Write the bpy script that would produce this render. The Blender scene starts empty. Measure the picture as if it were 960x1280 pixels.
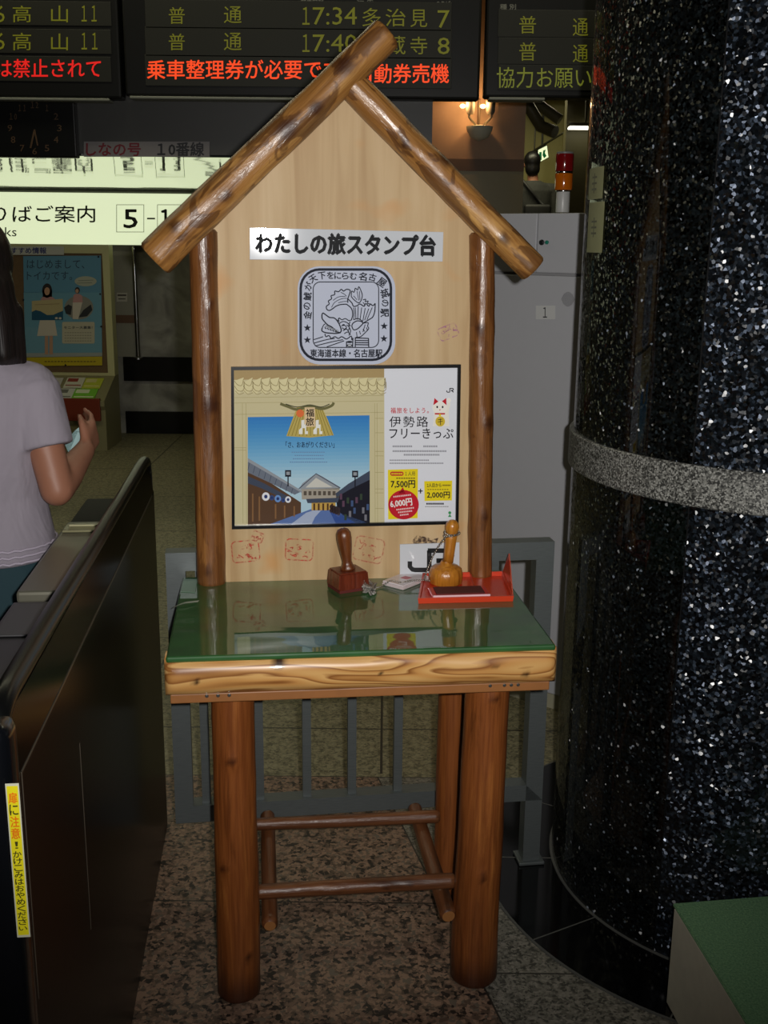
import bpy, bmesh, math, random
from mathutils import Vector, Matrix, noise
C = bpy.context.scene.collection
SC = bpy.context.scene
PI = math.pi

# ------------------------------------------------------------------ camera, world, flash, lamps, exposure
F, TH, ROLL, H = 1367.8, 0.2425, 0.0107, 1.5          # focal length for a 960x1280 frame, pitch down, roll, eye height
ct, st_, cr, sr = math.cos(TH), math.sin(TH), math.cos(ROLL), math.sin(ROLL)
CAMR, CAMU, CAMF = Vector((1, 0, 0)), Vector((0, st_, ct)), Vector((0, ct, -st_))
IR, IU = CAMR * cr + CAMU * sr, CAMU * cr - CAMR * sr
EYE = Vector((0, 0, H))
cam = bpy.data.cameras.new('camera')
cam.sensor_fit = 'VERTICAL'; cam.sensor_height = 36.0; cam.lens = F * 36.0 / 1280.0
cam.clip_start = 0.02; cam.clip_end = 100
camo = bpy.data.objects.new('camera', cam); C.objects.link(camo)
camo.matrix_world = Matrix((( IR.x, IU.x, -CAMF.x, 0), (IR.y, IU.y, -CAMF.y, 0), (IR.z, IU.z, -CAMF.z, H), (0, 0, 0, 1)))
SC.camera = camo

def lin(c):
    c = c / 255.0
    return c / 12.92 if c <= 0.04045 else ((c + 0.055) / 1.055) ** 2.4
def rgb(r, g, b): return (lin(r), lin(g), lin(b), 1.0)

w = bpy.data.worlds.new('dim_station_air'); SC.world = w; w.use_nodes = True
w.node_tree.nodes['Background'].inputs[0].default_value = (0.75, 0.85, 0.8, 1)
w.node_tree.nodes['Background'].inputs[1].default_value = 0.008

fl = bpy.data.lights.new('camera_flash', 'SPOT'); fl.energy = 150; fl.color = (1.0, 0.97, 0.93)
fl.spot_size = math.radians(86); fl.spot_blend = 1.0; fl.shadow_soft_size = 0.012
flo = bpy.data.objects.new('camera_flash', fl); C.objects.link(flo)
flo.location = (0.05, -0.01, H + 0.03)
flo.rotation_euler = (Vector((-0.02, 2.25, 1.36)) - flo.location).to_track_quat('-Z', 'Y').to_euler()

def overhead_area(loc, sx, sy, e, col):
    a = bpy.data.lights.new('ceiling_and_fill_light', 'AREA'); a.shape = 'RECTANGLE'; a.size = sx; a.size_y = sy
    a.energy = e; a.color = col
    o = bpy.data.objects.new('ceiling_and_fill_light', a); C.objects.link(o); o.location = loc
overhead_area((-1.6, 4.3, 3.15), 2.6, 0.3, 11, (1.0, 0.95, 0.66))
overhead_area((0.9, 4.3, 3.15), 1.6, 0.3, 6, (1.0, 0.95, 0.66))
overhead_area((-1.9, 6.7, 1.84), 2.6, 0.2, 6.0, (1.0, 0.95, 0.66))  # unseen light added under the soffit to brighten the back wall
overhead_area((1.2, 11.2, 3.1), 1.4, 0.4, 22, (1.0, 0.93, 0.60))
overhead_area((0.6, 0.2, 3.15), 1.8, 0.3, 3, (0.9, 0.95, 1.0))

SC.view_settings.view_transform = 'Standard'; SC.view_settings.look = 'None'
SC.view_settings.exposure = 0.0; SC.view_settings.gamma = 1.0; SC.view_settings.use_curve_mapping = False

# ------------------------------------------------------------------ where a sight line meets a real plane
def ray(px, py):
    a, b = (px - 480) / F, (py - 640) / F
    return CAMF + IR * a - IU * b
def at(px, py, Y):
    d = ray(px, py); return EYE + d * (Y / d.y)
def onz(px, py, z):
    d = ray(px, py); return EYE + d * ((z - H) / d.z)

class Plane:
    """A flat surface standing in the place: origin, right, up, normal."""
    def __init__(self, o, right, up):
        self.o = Vector(o); self.r = Vector(right).normalized(); self.u = Vector(up).normalized(); self.n = self.r.cross(self.u)
    def world(self):
        r, u, n, o = self.r, self.u, self.n, self.o
        return Matrix(((r.x, u.x, n.x, o.x), (r.y, u.y, n.y, o.y), (r.z, u.z, n.z, o.z), (0, 0, 0, 1)))
    def uv(self, px, py):
        d = ray(px, py); P = EYE + d * (self.n.dot(self.o - EYE) / self.n.dot(d)) - self.o
        return (P.dot(self.r), P.dot(self.u))

# ------------------------------------------------------------------ materials
def nn(nt, t, **k):
    n = nt.nodes.new(t)
    for a, v in k.items():
        if a in n.inputs: n.inputs[a].default_value = v
        else: setattr(n, a, v)
    return n
def base(name):
    m = bpy.data.materials.new(name); m.use_nodes = True
    nt = m.node_tree; return m, nt, nt.nodes['Principled BSDF'], nt.links
_flat = {}
def M(r, g, b, rough=0.5, metal=0.0, emit=0.0, coat=0.0, spec=0.5, var=0.0, name='plain'):
    k = (r, g, b, rough, metal, emit, coat, spec, var)
    if k in _flat: return _flat[k]
    m, nt, p, L = base(name); c = rgb(r, g, b)
    p.inputs['Base Color'].default_value = c; p.inputs['Roughness'].default_value = rough
    p.inputs['Metallic'].default_value = metal; p.inputs['Coat Weight'].default_value = coat
    p.inputs['Coat Roughness'].default_value = 0.05; p.inputs['Specular IOR Level'].default_value = spec
    if emit:
        p.inputs['Emission Color'].default_value = c; p.inputs['Emission Strength'].default_value = emit
    tc = nn(nt, 'ShaderNodeTexCoord'); nz = nn(nt, 'ShaderNodeTexNoise', Scale=34.0, Detail=5.0)
    L.new(tc.outputs['Object'], nz.inputs['Vector'])
    if var:
        mx = nn(nt, 'ShaderNodeMix', data_type='RGBA'); mx.inputs[6].default_value = c
        mx.inputs[7].default_value = (c[0] * 0.55, c[1] * 0.55, c[2] * 0.55, 1)
        ml = nn(nt, 'ShaderNodeMath', operation='MULTIPLY'); ml.inputs[1].default_value = var
        L.new(nz.outputs['Fac'], ml.inputs[0]); L.new(ml.outputs[0], mx.inputs[0]); L.new(mx.outputs[2], p.inputs['Base Color'])
    _flat[k] = m; return m
def ramp(nt, stops):
    n = nn(nt, 'ShaderNodeValToRGB'); e = n.color_ramp.elements
    while len(e) < len(stops): e.new(0.5)
    for x, (pos, c) in zip(e, stops): x.position = pos; x.color = c
    return n

def log_material(name, light, mid, dark, rough=0.3, patch=0.0, coat=0.35, knotcol=(58, 26, 10)):
    """varnished round timber, grain along the log's own z axis"""
    m, nt, p, L = base(name)
    tc = nn(nt, 'ShaderNodeTexCoord'); oi = nn(nt, 'ShaderNodeObjectInfo')
    add = nn(nt, 'ShaderNodeVectorMath', operation='ADD'); L.new(tc.outputs['Object'], add.inputs[0])
    sc = nn(nt, 'ShaderNodeMath', operation='MULTIPLY'); sc.inputs[1].default_value = 13.0
    L.new(oi.outputs['Random'], sc.inputs[0]); L.new(sc.outputs[0], add.inputs[1])
    mp = nn(nt, 'ShaderNodeMapping'); mp.inputs['Scale'].default_value = (26, 26, 2.6); L.new(add.outputs[0], mp.inputs[0])
    n1 = nn(nt, 'ShaderNodeTexNoise', Scale=1.0, Detail=7.0, Roughness=0.62, Distortion=0.5); L.new(mp.outputs[0], n1.inputs['Vector'])
    r1 = ramp(nt, [(0.30, rgb(*dark)), (0.46, rgb(*mid)), (0.56, rgb(*mid)), (0.72, rgb(*light))]); L.new(n1.outputs['Fac'], r1.inputs[0])
    mp2 = nn(nt, 'ShaderNodeMapping'); mp2.inputs['Scale'].default_value = (150, 150, 6); L.new(add.outputs[0], mp2.inputs[0])
    n2 = nn(nt, 'ShaderNodeTexNoise', Scale=1.0, Detail=4.0); L.new(mp2.outputs[0], n2.inputs['Vector'])
    r2 = ramp(nt, [(0.35, (0.62, 0.55, 0.5, 1)), (0.6, (1, 1, 1, 1))]); L.new(n2.outputs['Fac'], r2.inputs[0])
    mu = nn(nt, 'ShaderNodeMix', data_type='RGBA', blend_type='MULTIPLY'); mu.inputs[0].default_value = 0.8
    L.new(r1.outputs[0], mu.inputs[6]); L.new(r2.outputs[0], mu.inputs[7])
    out = mu.outputs[2]
    if patch:
        mp3 = nn(nt, 'ShaderNodeMapping'); mp3.inputs['Scale'].default_value = (20, 20, 9); L.new(add.outputs[0], mp3.inputs[0])
        n3 = nn(nt, 'ShaderNodeTexNoise', Scale=1.0, Detail=3.0, Distortion=1.2); L.new(mp3.outputs[0], n3.inputs['Vector'])
        r3 = ramp(nt, [(0.53, (0, 0, 0, 1)), (0.57, (patch, patch, patch, 1))]); L.new(n3.outputs['Fac'], r3.inputs[0])
        mx = nn(nt, 'ShaderNodeMix', data_type='RGBA'); L.new(r3.outputs[0], mx.inputs[0]); L.new(out, mx.inputs[6])
        mx.inputs[7].default_value = rgb(74, 40, 20); out = mx.outputs[2]
    at_ = nn(nt, 'ShaderNodeAttribute', attribute_name='knot')
    mk = nn(nt, 'ShaderNodeMix', data_type='RGBA'); L.new(at_.outputs['Fac'], mk.inputs[0]); L.new(out, mk.inputs[6]); mk.inputs[7].default_value = rgb(*knotcol)
    L.new(mk.outputs[2], p.inputs['Base Color'])
    p.inputs['Roughness'].default_value = rough; p.inputs['Coat Weight'].default_value = coat; p.inputs['Coat Roughness'].default_value = 0.22
    b = nn(nt, 'ShaderNodeBump', Strength=0.7, Distance=0.006); L.new(n1.outputs['Fac'], b.inputs['Height']); L.new(b.outputs[0], p.inputs['Normal'])
    mp4 = nn(nt, 'ShaderNodeMapping'); mp4.inputs['Scale'].default_value = (70, 70, 22); L.new(add.outputs[0], mp4.inputs[0])
    n4 = nn(nt, 'ShaderNodeTexNoise', Scale=1.0, Detail=4.0, Distortion=0.8); L.new(mp4.outputs[0], n4.inputs['Vector'])
    b2 = nn(nt, 'ShaderNodeBump', Strength=0.6, Distance=0.005); L.new(n4.outputs['Fac'], b2.inputs['Height']); L.new(b2.outputs[0], p.inputs['Coat Normal'])
    return m

def board_material():
    """pale varnished plywood with faint grain and orange resin blooms"""
    m, nt, p, L = base('varnished_plywood')
    tc = nn(nt, 'ShaderNodeTexCoord')
    mp = nn(nt, 'ShaderNodeMapping'); mp.inputs['Scale'].default_value = (26, 1, 1.6); L.new(tc.outputs['Object'], mp.inputs[0])
    n1 = nn(nt, 'ShaderNodeTexNoise', Scale=1.0, Detail=6.0, Distortion=0.7); L.new(mp.outputs[0], n1.inputs['Vector'])
    r1 = ramp(nt, [(0.3, rgb(178, 146, 104)), (0.5, rgb(195, 166, 124)), (0.7, rgb(205, 178, 138))]); L.new(n1.outputs['Fac'], r1.inputs[0])
    n2 = nn(nt, 'ShaderNodeTexNoise', Scale=8.5, Detail=2.0); L.new(tc.outputs['Object'], n2.inputs['Vector'])
    r2 = ramp(nt, [(0.62, (0, 0, 0, 1)), (0.74, (0.6, 0.6, 0.6, 1))]); L.new(n2.outputs['Fac'], r2.inputs[0])
    mx = nn(nt, 'ShaderNodeMix', data_type='RGBA'); L.new(r2.outputs[0], mx.inputs[0]); L.new(r1.outputs[0], mx.inputs[6]); mx.inputs[7].default_value = rgb(205, 145, 80)
    L.new(mx.outputs[2], p.inputs['Base Color'])
    p.inputs['Roughness'].default_value = 0.5; p.inputs['Specular IOR Level'].default_value = 0.22
    b = nn(nt, 'ShaderNodeBump', Strength=0.12, Distance=0.002); L.new(n1.outputs['Fac'], b.inputs['Height']); L.new(b.outputs[0], p.inputs['Normal'])
    return m

def pine_material():
    """light sawn pine with bold brown cathedral grain along x"""
    m, nt, p, L = base('sawn_pine')
    tc = nn(nt, 'ShaderNodeTexCoord')
    mp = nn(nt, 'ShaderNodeMapping'); mp.inputs['Scale'].default_value = (1.5, 5, 15); L.new(tc.outputs['Object'], mp.inputs[0])
    n0 = nn(nt, 'ShaderNodeTexNoise', Scale=1.3, Detail=2.0, Distortion=0.4); L.new(mp.outputs[0], n0.inputs['Vector'])
    ml = nn(nt, 'ShaderNodeMath', operation='MULTIPLY'); ml.inputs[1].default_value = 9.0; L.new(n0.outputs['Fac'], ml.inputs[0])
    fr = nn(nt, 'ShaderNodeMath', operation='FRACT'); L.new(ml.outputs[0], fr.inputs[0])
    r1 = ramp(nt, [(0.0, rgb(214, 168, 104)), (0.55, rgb(196, 142, 80)), (0.86, rgb(138, 86, 40)), (1.0, rgb(208, 160, 98))]); L.new(fr.outputs[0], r1.inputs[0])
    at_ = nn(nt, 'ShaderNodeAttribute', attribute_name='knot')
    mk = nn(nt, 'ShaderNodeMix', data_type='RGBA'); L.new(at_.outputs['Fac'], mk.inputs[0]); L.new(r1.outputs[0], mk.inputs[6]); mk.inputs[7].default_value = rgb(45, 24, 12)
    L.new(mk.outputs[2], p.inputs['Base Color']); p.inputs['Roughness'].default_value = 0.35; p.inputs['Coat Weight'].default_value = 0.3
    b = nn(nt, 'ShaderNodeBump', Strength=0.2, Distance=0.002); L.new(n0.outputs['Fac'], b.inputs['Height']); L.new(b.outputs[0], p.inputs['Normal'])
    return m

def granite(name, cols, scale, rough=0.35, sparkle=0.0, metal=0.0, spec=0.5, extra=None):
    """polished stone made of crystals, optional flakes tilted at random"""
    m, nt, p, L = base(name)
    tc = nn(nt, 'ShaderNodeTexCoord')
    nd = nn(nt, 'ShaderNodeTexNoise', Scale=scale * 0.8, Detail=3.0); L.new(tc.outputs['Object'], nd.inputs['Vector'])
    ad = nn(nt, 'ShaderNodeMix', data_type='RGBA', blend_type='ADD'); ad.inputs[0].default_value = 0.6 / scale
    L.new(tc.outputs['Object'], ad.inputs[6]); L.new(nd.outputs['Color'], ad.inputs[7])
    v = nn(nt, 'ShaderNodeTexVoronoi', Scale=scale); L.new(ad.outputs[2], v.inputs['Vector'])
    sx = nn(nt, 'ShaderNodeSeparateColor'); L.new(v.outputs['Color'], sx.inputs[0])
    rp = ramp(nt, cols); rp.color_ramp.interpolation = 'CONSTANT' if not sparkle else 'LINEAR'; L.new(sx.outputs[0], rp.inputs[0])
    n2 = nn(nt, 'ShaderNodeTexNoise', Scale=scale * 2.2, Detail=4.0); L.new(tc.outputs['Object'], n2.inputs['Vector'])
    r2 = ramp(nt, [(0.3, (0.5, 0.5, 0.5, 1)), (0.65, (1, 1, 1, 1))]); L.new(n2.outputs['Fac'], r2.inputs[0])
    mu = nn(nt, 'ShaderNodeMix', data_type='RGBA', blend_type='MULTIPLY'); mu.inputs[0].default_value = 0.8
    L.new(rp.outputs[0], mu.inputs[6]); L.new(r2.outputs[0], mu.inputs[7])
    L.new(mu.outputs[2], p.inputs['Base Color']); p.inputs['Roughness'].default_value = rough; p.inputs['Specular IOR Level'].default_value = spec
    if sparkle:
        g = nn(nt, 'ShaderNodeNewGeometry')
        s = nn(nt, 'ShaderNodeVectorMath', operation='SUBTRACT'); s.inputs[1].default_value = (0.5, 0.5, 0.5); L.new(v.outputs['Color'], s.inputs[0])
        k = nn(nt, 'ShaderNodeVectorMath', operation='SCALE'); k.inputs['Scale'].default_value = sparkle; L.new(s.outputs[0], k.inputs[0])
        a2 = nn(nt, 'ShaderNodeVectorMath', operation='ADD'); L.new(g.outputs['Normal'], a2.inputs[0]); L.new(k.outputs[0], a2.inputs[1])
        nz = nn(nt, 'ShaderNodeVectorMath', operation='NORMALIZE'); L.new(a2.outputs[0], nz.inputs[0]); L.new(nz.outputs[0], p.inputs['Normal'])
        rm = ramp(nt, [(0.8 if metal > 0.6 else 0.93, (0, 0, 0, 1)), (0.97, (metal, metal, metal, 1))]); L.new(sx.outputs[1], rm.inputs[0]); L.new(rm.outputs[0], p.inputs['Metallic'])
        p.inputs['Coat Weight'].default_value = 0.6; p.inputs['Coat Roughness'].default_value = 0.03
    return m

WOODROOF = log_material('varnished_roof_log', (212, 164, 96), (168, 118, 60), (110, 70, 32), 0.40, patch=0.65)
WOODPOST = log_material('varnished_post_log', (172, 120, 64), (132, 84, 42), (86, 50, 24), 0.36, patch=0.35)
WOODLEG = log_material('varnished_leg_log', (178, 110, 52), (142, 80, 36), (88, 46, 18), 0.42, coat=0.12)
WOODRAIL = log_material('varnished_rail_log', (150, 100, 64), (118, 72, 42), (78, 46, 26), 0.38, coat=0.15)
CUT = M(176, 118, 66, 0.5, var=0.8, name='cut_end_grain')
FOOT = M(40, 22, 12, 0.5, name='dark_soaked_wood')
PLY = board_material(); PINE = pine_material()
PLYEDGE = M(160, 104, 56, 0.5, var=0.7, name='plywood_edge')

# ------------------------------------------------------------------ object plumbing
WM = {}
def info(o, label=None, cat=None, group=None, kind=None):
    if label: o['label'] = label
    if cat: o['category'] = cat
    if group: o['group'] = group
    if kind: o['kind'] = kind
    return o
def thing(name, label, cat, loc=(0, 0, 0), rz=0.0, group=None, mat=None):
    o = bpy.data.objects.new(name, None); C.objects.link(o); o.empty_display_size = 0.05
    W = mat if mat else Matrix.Translation(loc) @ Matrix.Rotation(rz, 4, 'Z')
    o.matrix_basis = W; WM[o] = W.copy(); return info(o, label, cat, group)
def put(o, parent=None, local=None, world=None):
    if parent is not None:
        if local is None: local = WM[parent].inverted() @ (world if world is not None else WM[parent])
        o.parent = parent; o.matrix_basis = local; WM[o] = WM[parent] @ local
    else:
        W = world if world is not None else (local or Matrix()); o.matrix_basis = W; WM[o] = W.copy()
    return o
def build(name, bm, mats, parent=None, local=None, world=None, smooth=False, label=None, autosm=None):
    me = bpy.data.meshes.new(name); bmesh.ops.recalc_face_normals(bm, faces=bm.faces) if smooth != 'keep' else None
    bm.to_mesh(me); bm.free()
    for m in (mats if isinstance(mats, (list, tuple)) else [mats]): me.materials.append(m)
    if smooth and smooth != 'keep':
        me.polygons.foreach_set('use_smooth', [True] * len(me.polygons))
        if autosm: me.set_sharp_from_angle(angle=math.radians(autosm))
    o = bpy.data.objects.new(name, me); C.objects.link(o); put(o, parent, local, world)
    if label: o['label'] = label
    return o
def structure(o): o['kind'] = 'structure'; return o

def box(bm, x0, x1, y0, y1, z0, z1, mi=0, bev=0.0, mat=None, seg=2):
    v = [bm.verts.new((x, y, z)) for z in (z0, z1) for y in (y0, y1) for x in (x0, x1)]
    fs = [bm.faces.new([v[i] for i in f]) for f in ((0, 2, 3, 1), (4, 5, 7, 6), (0, 1, 5, 4), (2, 6, 7, 3), (0, 4, 6, 2), (1, 3, 7, 5))]
    for f in fs: f.material_index = mi
    if mat is not None: bmesh.ops.transform(bm, matrix=mat, verts=v)
    if bev:
        es = list({e for f in fs for e in f.edges})
        bmesh.ops.bevel(bm, geom=es, offset=bev, segments=seg, profile=0.5, affect='EDGES', material=-1)
def bx(*a, **k):
    bm = bmesh.new(); box(bm, *a, **k); return bm
def tube(bm, pts, r, n=10, cap=True, mi=0, radii=None):
    pts = [Vector(p) for p in pts]; rings = []; up = None
    for i, p in enumerate(pts):
        d = (pts[min(i + 1, len(pts) - 1)] - pts[max(i - 1, 0)]).normalized()
        if up is None or abs(up.dot(d)) > 0.95: up = d.orthogonal().normalized()
        u = (up - d * up.dot(d)).normalized(); up = u; v = d.cross(u); rr = radii[i] if radii else r
        rings.append([bm.verts.new(p + (u * math.cos(2 * PI * k / n) + v * math.sin(2 * PI * k / n)) * rr) for k in range(n)])
    for a, b in zip(rings, rings[1:]):
        for k in range(n): bm.faces.new((a[k], a[(k + 1) % n], b[(k + 1) % n], b[k])).material_index = mi
    if cap:
        bm.faces.new(rings[0][::-1]).material_index = mi; bm.faces.new(rings[-1]).material_index = mi
def lathe(bm, prof, n=28, c=(0, 0, 0), mi=0):
    rings = []
    for r, z in prof: rings.append([bm.verts.new((c[0] + r * math.cos(2 * PI * k / n), c[1] + r * math.sin(2 * PI * k / n), c[2] + z)) for k in range(n)])
    for a, b in zip(rings, rings[1:]):
        for k in range(n): bm.faces.new((a[k], a[(k + 1) % n], b[(k + 1) % n], b[k])).material_index = mi
    bm.faces.new(rings[0][::-1]).material_index = mi; bm.faces.new(rings[-1]).material_index = mi
def loft(bm, rings, n=28, mi=0):
    """rings: (centre, radius across, radius deep, tilt) stacked into a closed skin"""
    R = []
    for c, rx, ry, mtx in rings:
        R.append([bm.verts.new(Vector(c) + mtx @ Vector((rx * math.cos(2 * PI * k / n), ry * math.sin(2 * PI * k / n), 0))) for k in range(n)])
    for a, b in zip(R, R[1:]):
        for k in range(n): bm.faces.new((a[k], a[(k + 1) % n], b[(k + 1) % n], b[k])).material_index = mi
    bm.faces.new(R[0][::-1]).material_index = mi; bm.faces.new(R[-1]).material_index = mi
def prism(bm, pts, y0, y1, mi=0):
    """outline in x-z, pushed from y0 to y1"""
    a = [bm.verts.new((x, y0, z)) for x, z in pts]; b = [bm.verts.new((x, y1, z)) for x, z in pts]; n = len(pts)
    fs = [bm.faces.new(a), bm.faces.new(b[::-1])] + [bm.faces.new((a[i], b[i], b[(i + 1) % n], a[(i + 1) % n])) for i in range(n)]
    for f in fs: f.material_index = mi

def log(name, parent, p0, p1, r0, r1, mat, seed=1, knots=(), n=28, amp=0.05, foot=0.0, bow=0.0, bev=0.006, cut0=None, cut1=None):
    """one round timber from p0 to p1 in its parent's space; knots = (angle, fraction, size)"""
    p0, p1 = Vector(p0), Vector(p1); d = p1 - p0; Lh = d.length
    bm = bmesh.new(); kl = bm.verts.layers.float.new('knot'); rings = []; m = max(10, int(Lh / 0.012))
    fd = d.to_track_quat('Z', 'Y').inverted() @ Vector((0, -1, 0.12)); face_a = math.atan2(fd.y, fd.x)   # the side the stand shows
    fr = [0.0, bev / Lh] + [i / m for i in range(1, m)] + [1 - bev / Lh, 1.0]
    for i, t in enumerate(fr):
        r = r0 + (r1 - r0) * t
        if i in (0, len(fr) - 1): r *= 1 - 0.8 * bev / max(r, 0.001)
        ox = (noise.noise((t * 2.1 * Lh, seed * 3.7, 0)) * 0.12 + bow * math.sin(PI * t)) * r; oy = noise.noise((t * 2.1 * Lh, seed * 5.1, 9)) * 0.12 * r
        ring = []
        for k in range(n):
            a = 2 * PI * k / n
            q = 1 + amp * noise.noise((math.cos(a) * 1.4, math.sin(a) * 1.4 + seed * 11, t * Lh * 9)) + amp * 0.5 * noise.noise((math.cos(a) * 3, math.sin(a) * 3 + seed * 7, t * Lh * 22))
            kv = 0.0
            for ka, kf, ks in knots:
                da = (a - face_a - ka + PI) % (2 * PI) - PI; dd = math.hypot(da * r, (t - kf) * Lh * 0.8) / ks
                q += 0.10 * math.exp(-dd * dd * 0.6); kv = max(kv, math.exp(-(dd * 1.25) ** 4))
            z = t * Lh
            if i <= 1 and cut0: z += cut0 * math.cos(a) * r
            if i >= len(fr) - 2 and cut1: z += cut1 * math.cos(a) * r
            v = bm.verts.new((ox + r * q * math.cos(a), oy + r * q * math.sin(a), z)); v[kl] = max(kv * 0.9, min(1.0, max(0.0, (z - Lh + foot * 1.3) / foot)) ** 1.1 * 0.9 if foot else 0.0); ring.append(v)
        rings.append((t, ring))
    for (ta, a), (tb, b) in zip(rings, rings[1:]):
        for k in range(n):
            f = bm.faces.new((a[k], a[(k + 1) % n], b[(k + 1) % n], b[k]))
            f.material_index = 0
    bm.faces.new(rings[0][1][::-1]).material_index = 1; bm.faces.new(rings[-1][1]).material_index = 1
    q = d.to_track_quat('Z', 'Y').to_matrix().to_4x4()
    return build(name, bm, [mat, CUT, FOOT], parent, Matrix.Translation(p0) @ q, smooth=True, autosm=50)

# ------------------------------------------------------------------ lettering and flat printed artwork
_txt = {}
def letters(s, bold=0.0, spacing=1.0, line=1.0):
    key = (s, bold, spacing, line)
    if key in _txt: return _txt[key]
    cu = bpy.data.curves.new('lettering', 'FONT'); cu.body = s.replace('1', '\uff11'); cu.offset = bold; cu.resolution_u = 2
    cu.space_character = spacing; cu.space_line = line; cu.align_x = 'CENTER' if '\n' in s else 'LEFT'
    o = bpy.data.objects.new('lettering', cu); C.objects.link(o); bpy.context.view_layer.update()
    me = bpy.data.meshes.new_from_object(o.evaluated_get(bpy.context.evaluated_depsgraph_get()))
    vs = [(v.co.x, v.co.y) for v in me.vertices]; fs = [tuple(p.vertices) for p in me.polygons]
    bpy.data.objects.remove(o); bpy.data.curves.remove(cu); bpy.data.meshes.remove(me)
    x0, x1 = min(v[0] for v in vs), max(v[0] for v in vs); y0, y1 = min(v[1] for v in vs), max(v[1] for v in vs)
    vs = [((x - x0) / max(x1 - x0, 1e-6), (y - y0) / max(y1 - y0, 1e-6)) for x, y in vs]
    _txt[key] = (vs, fs); return _txt[key]

class Art:
    """flat print laid on a Plane; tf turns drawing coordinates into the plane's u, v"""
    def __init__(self, plane, tf=None, step=0.0003, base=0.0):
        self.p = plane; self.bm = bmesh.new(); self.mats = []; self.tf = tf or plane.uv; self.step = step; self.base = base
    def mi(self, m):
        if m not in self.mats: self.mats.append(m)
        return self.mats.index(m)
    def face(self, uv, m, layer):
        z = self.base + layer * self.step
        try:
            f = self.bm.faces.new([self.bm.verts.new((u, v, z)) for u, v in uv]); f.material_index = self.mi(m)
            f.normal_update()
            if f.normal.z < 0: f.normal_flip()
        except ValueError: pass
    def poly(self, pts, m, layer=1): self.face([self.tf(*p) for p in pts], m, layer)
    def rect(self, x0, y0, x1, y1, m, layer=1): self.poly([(x0, y0), (x1, y0), (x1, y1), (x0, y1)], m, layer)
    def ell(self, cx, cy, rx, ry, m, layer=1, n=24, a0=0, a1=2 * PI):
        self.poly([(cx + rx * math.cos(a0 + (a1 - a0) * i / n), cy + ry * math.sin(a0 + (a1 - a0) * i / n)) for i in range(n)], m, layer)
    def rrect(self, x0, y0, x1, y1, r, m, layer=1): self.poly(rr_pts(x0, y0, x1, y1, r), m, layer)
    def line(self, pts, wd, m, layer=2, closed=False):
        pts = [Vector(p) for p in pts]; n = len(pts)
        if closed: pts = pts + [pts[0]]
        L, R = [], []
        for i, p in enumerate(pts):
            a = pts[i - 1] if i > 0 else (pts[-2] if closed else p); b = pts[i + 1] if i < len(pts) - 1 else (pts[1] if closed else p)
            d = (b - a); d = d.normalized() if d.length > 1e-9 else Vector((1, 0)); nr = Vector((-d.y, d.x)) * wd / 2
            L.append(p + nr); R.append(p - nr)
        for i in range(len(pts) - 1): self.poly([L[i], L[i + 1], R[i + 1], R[i]], m, layer)
    def curve(self, pts, wd, m, layer=2, closed=False, k=5): self.line(smooth_pts(pts, k, closed), wd, m, layer, closed)
    def text(self, s, x0, y0, x1, y1, m, layer=3, bold=0.0, ang=0.0, spacing=1.0, line=1.0):
        if bold > 0:
            n_ = max(1, len(s.replace(' ', ''))); em = min(abs(y1 - y0), abs(x1 - x0) / max(1, n_ * 0.5)) * bold * 0.9
            for k_, (dx_, dy_) in enumerate(((em, 0), (-em, 0), (0, em), (0, -em))): self.text(s, x0 + dx_, y0 + dy_, x1 + dx_, y1 + dy_, m, layer + 0.07 * (k_ + 1), 0, ang, spacing, line)
        vs, fs = letters(s, 0.0, spacing, line); cx, cy, ww, hh = (x0 + x1) / 2, (y0 + y1) / 2, x1 - x0, y1 - y0; ca, sa = math.cos(ang), math.sin(ang)
        P = []
        for a, b in vs:
            dx, dy = (a - 0.5) * ww, (0.5 - b) * hh
            P.append(self.tf(cx + dx * ca - dy * sa, cy + dx * sa + dy * ca))
        z = self.base + layer * self.step; V = [self.bm.verts.new((u, v, z)) for u, v in P]; k = self.mi(m)
        for f in fs:
            try:
                q = self.bm.faces.new([V[i] for i in f]); q.material_index = k
            except ValueError: pass
    def done(self, name, parent=None, label=None):
        for f in self.bm.faces:
            f.normal_update()
            if f.normal.z < 0: f.normal_flip()
        return build(name, self.bm, self.mats, parent, world=self.p.world(), smooth='keep', label=label)
def rr_pts(x0, y0, x1, y1, r, k=7):
    P = []
    for cx, cy, a in ((x1 - r, y1 - r, 0), (x0 + r, y1 - r, PI / 2), (x0 + r, y0 + r, PI), (x1 - r, y0 + r, 1.5 * PI)):
        P += [(cx + r * math.cos(a + PI / 2 * i / k), cy + r * math.sin(a + PI / 2 * i / k)) for i in range(k + 1)]
    return P
def smooth_pts(pts, k=5, closed=False):
    P = [Vector(p) for p in pts]; n = len(P); out = []
    for i in range(n if closed else n - 1):
        g = (lambda j: P[j % n]) if closed else (lambda j: P[min(max(j, 0), n - 1)])
        a, b, c, d = g(i - 1), g(i), g(i + 1), g(i + 2)
        for j in range(k):
            t = j / k
            out.append(0.5 * ((2 * b) + (c - a) * t + (2 * a - 5 * b + 4 * c - d) * t * t + (3 * b - a - 3 * c + d) * t ** 3))
    if not closed: out.append(P[-1])
    return out
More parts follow.
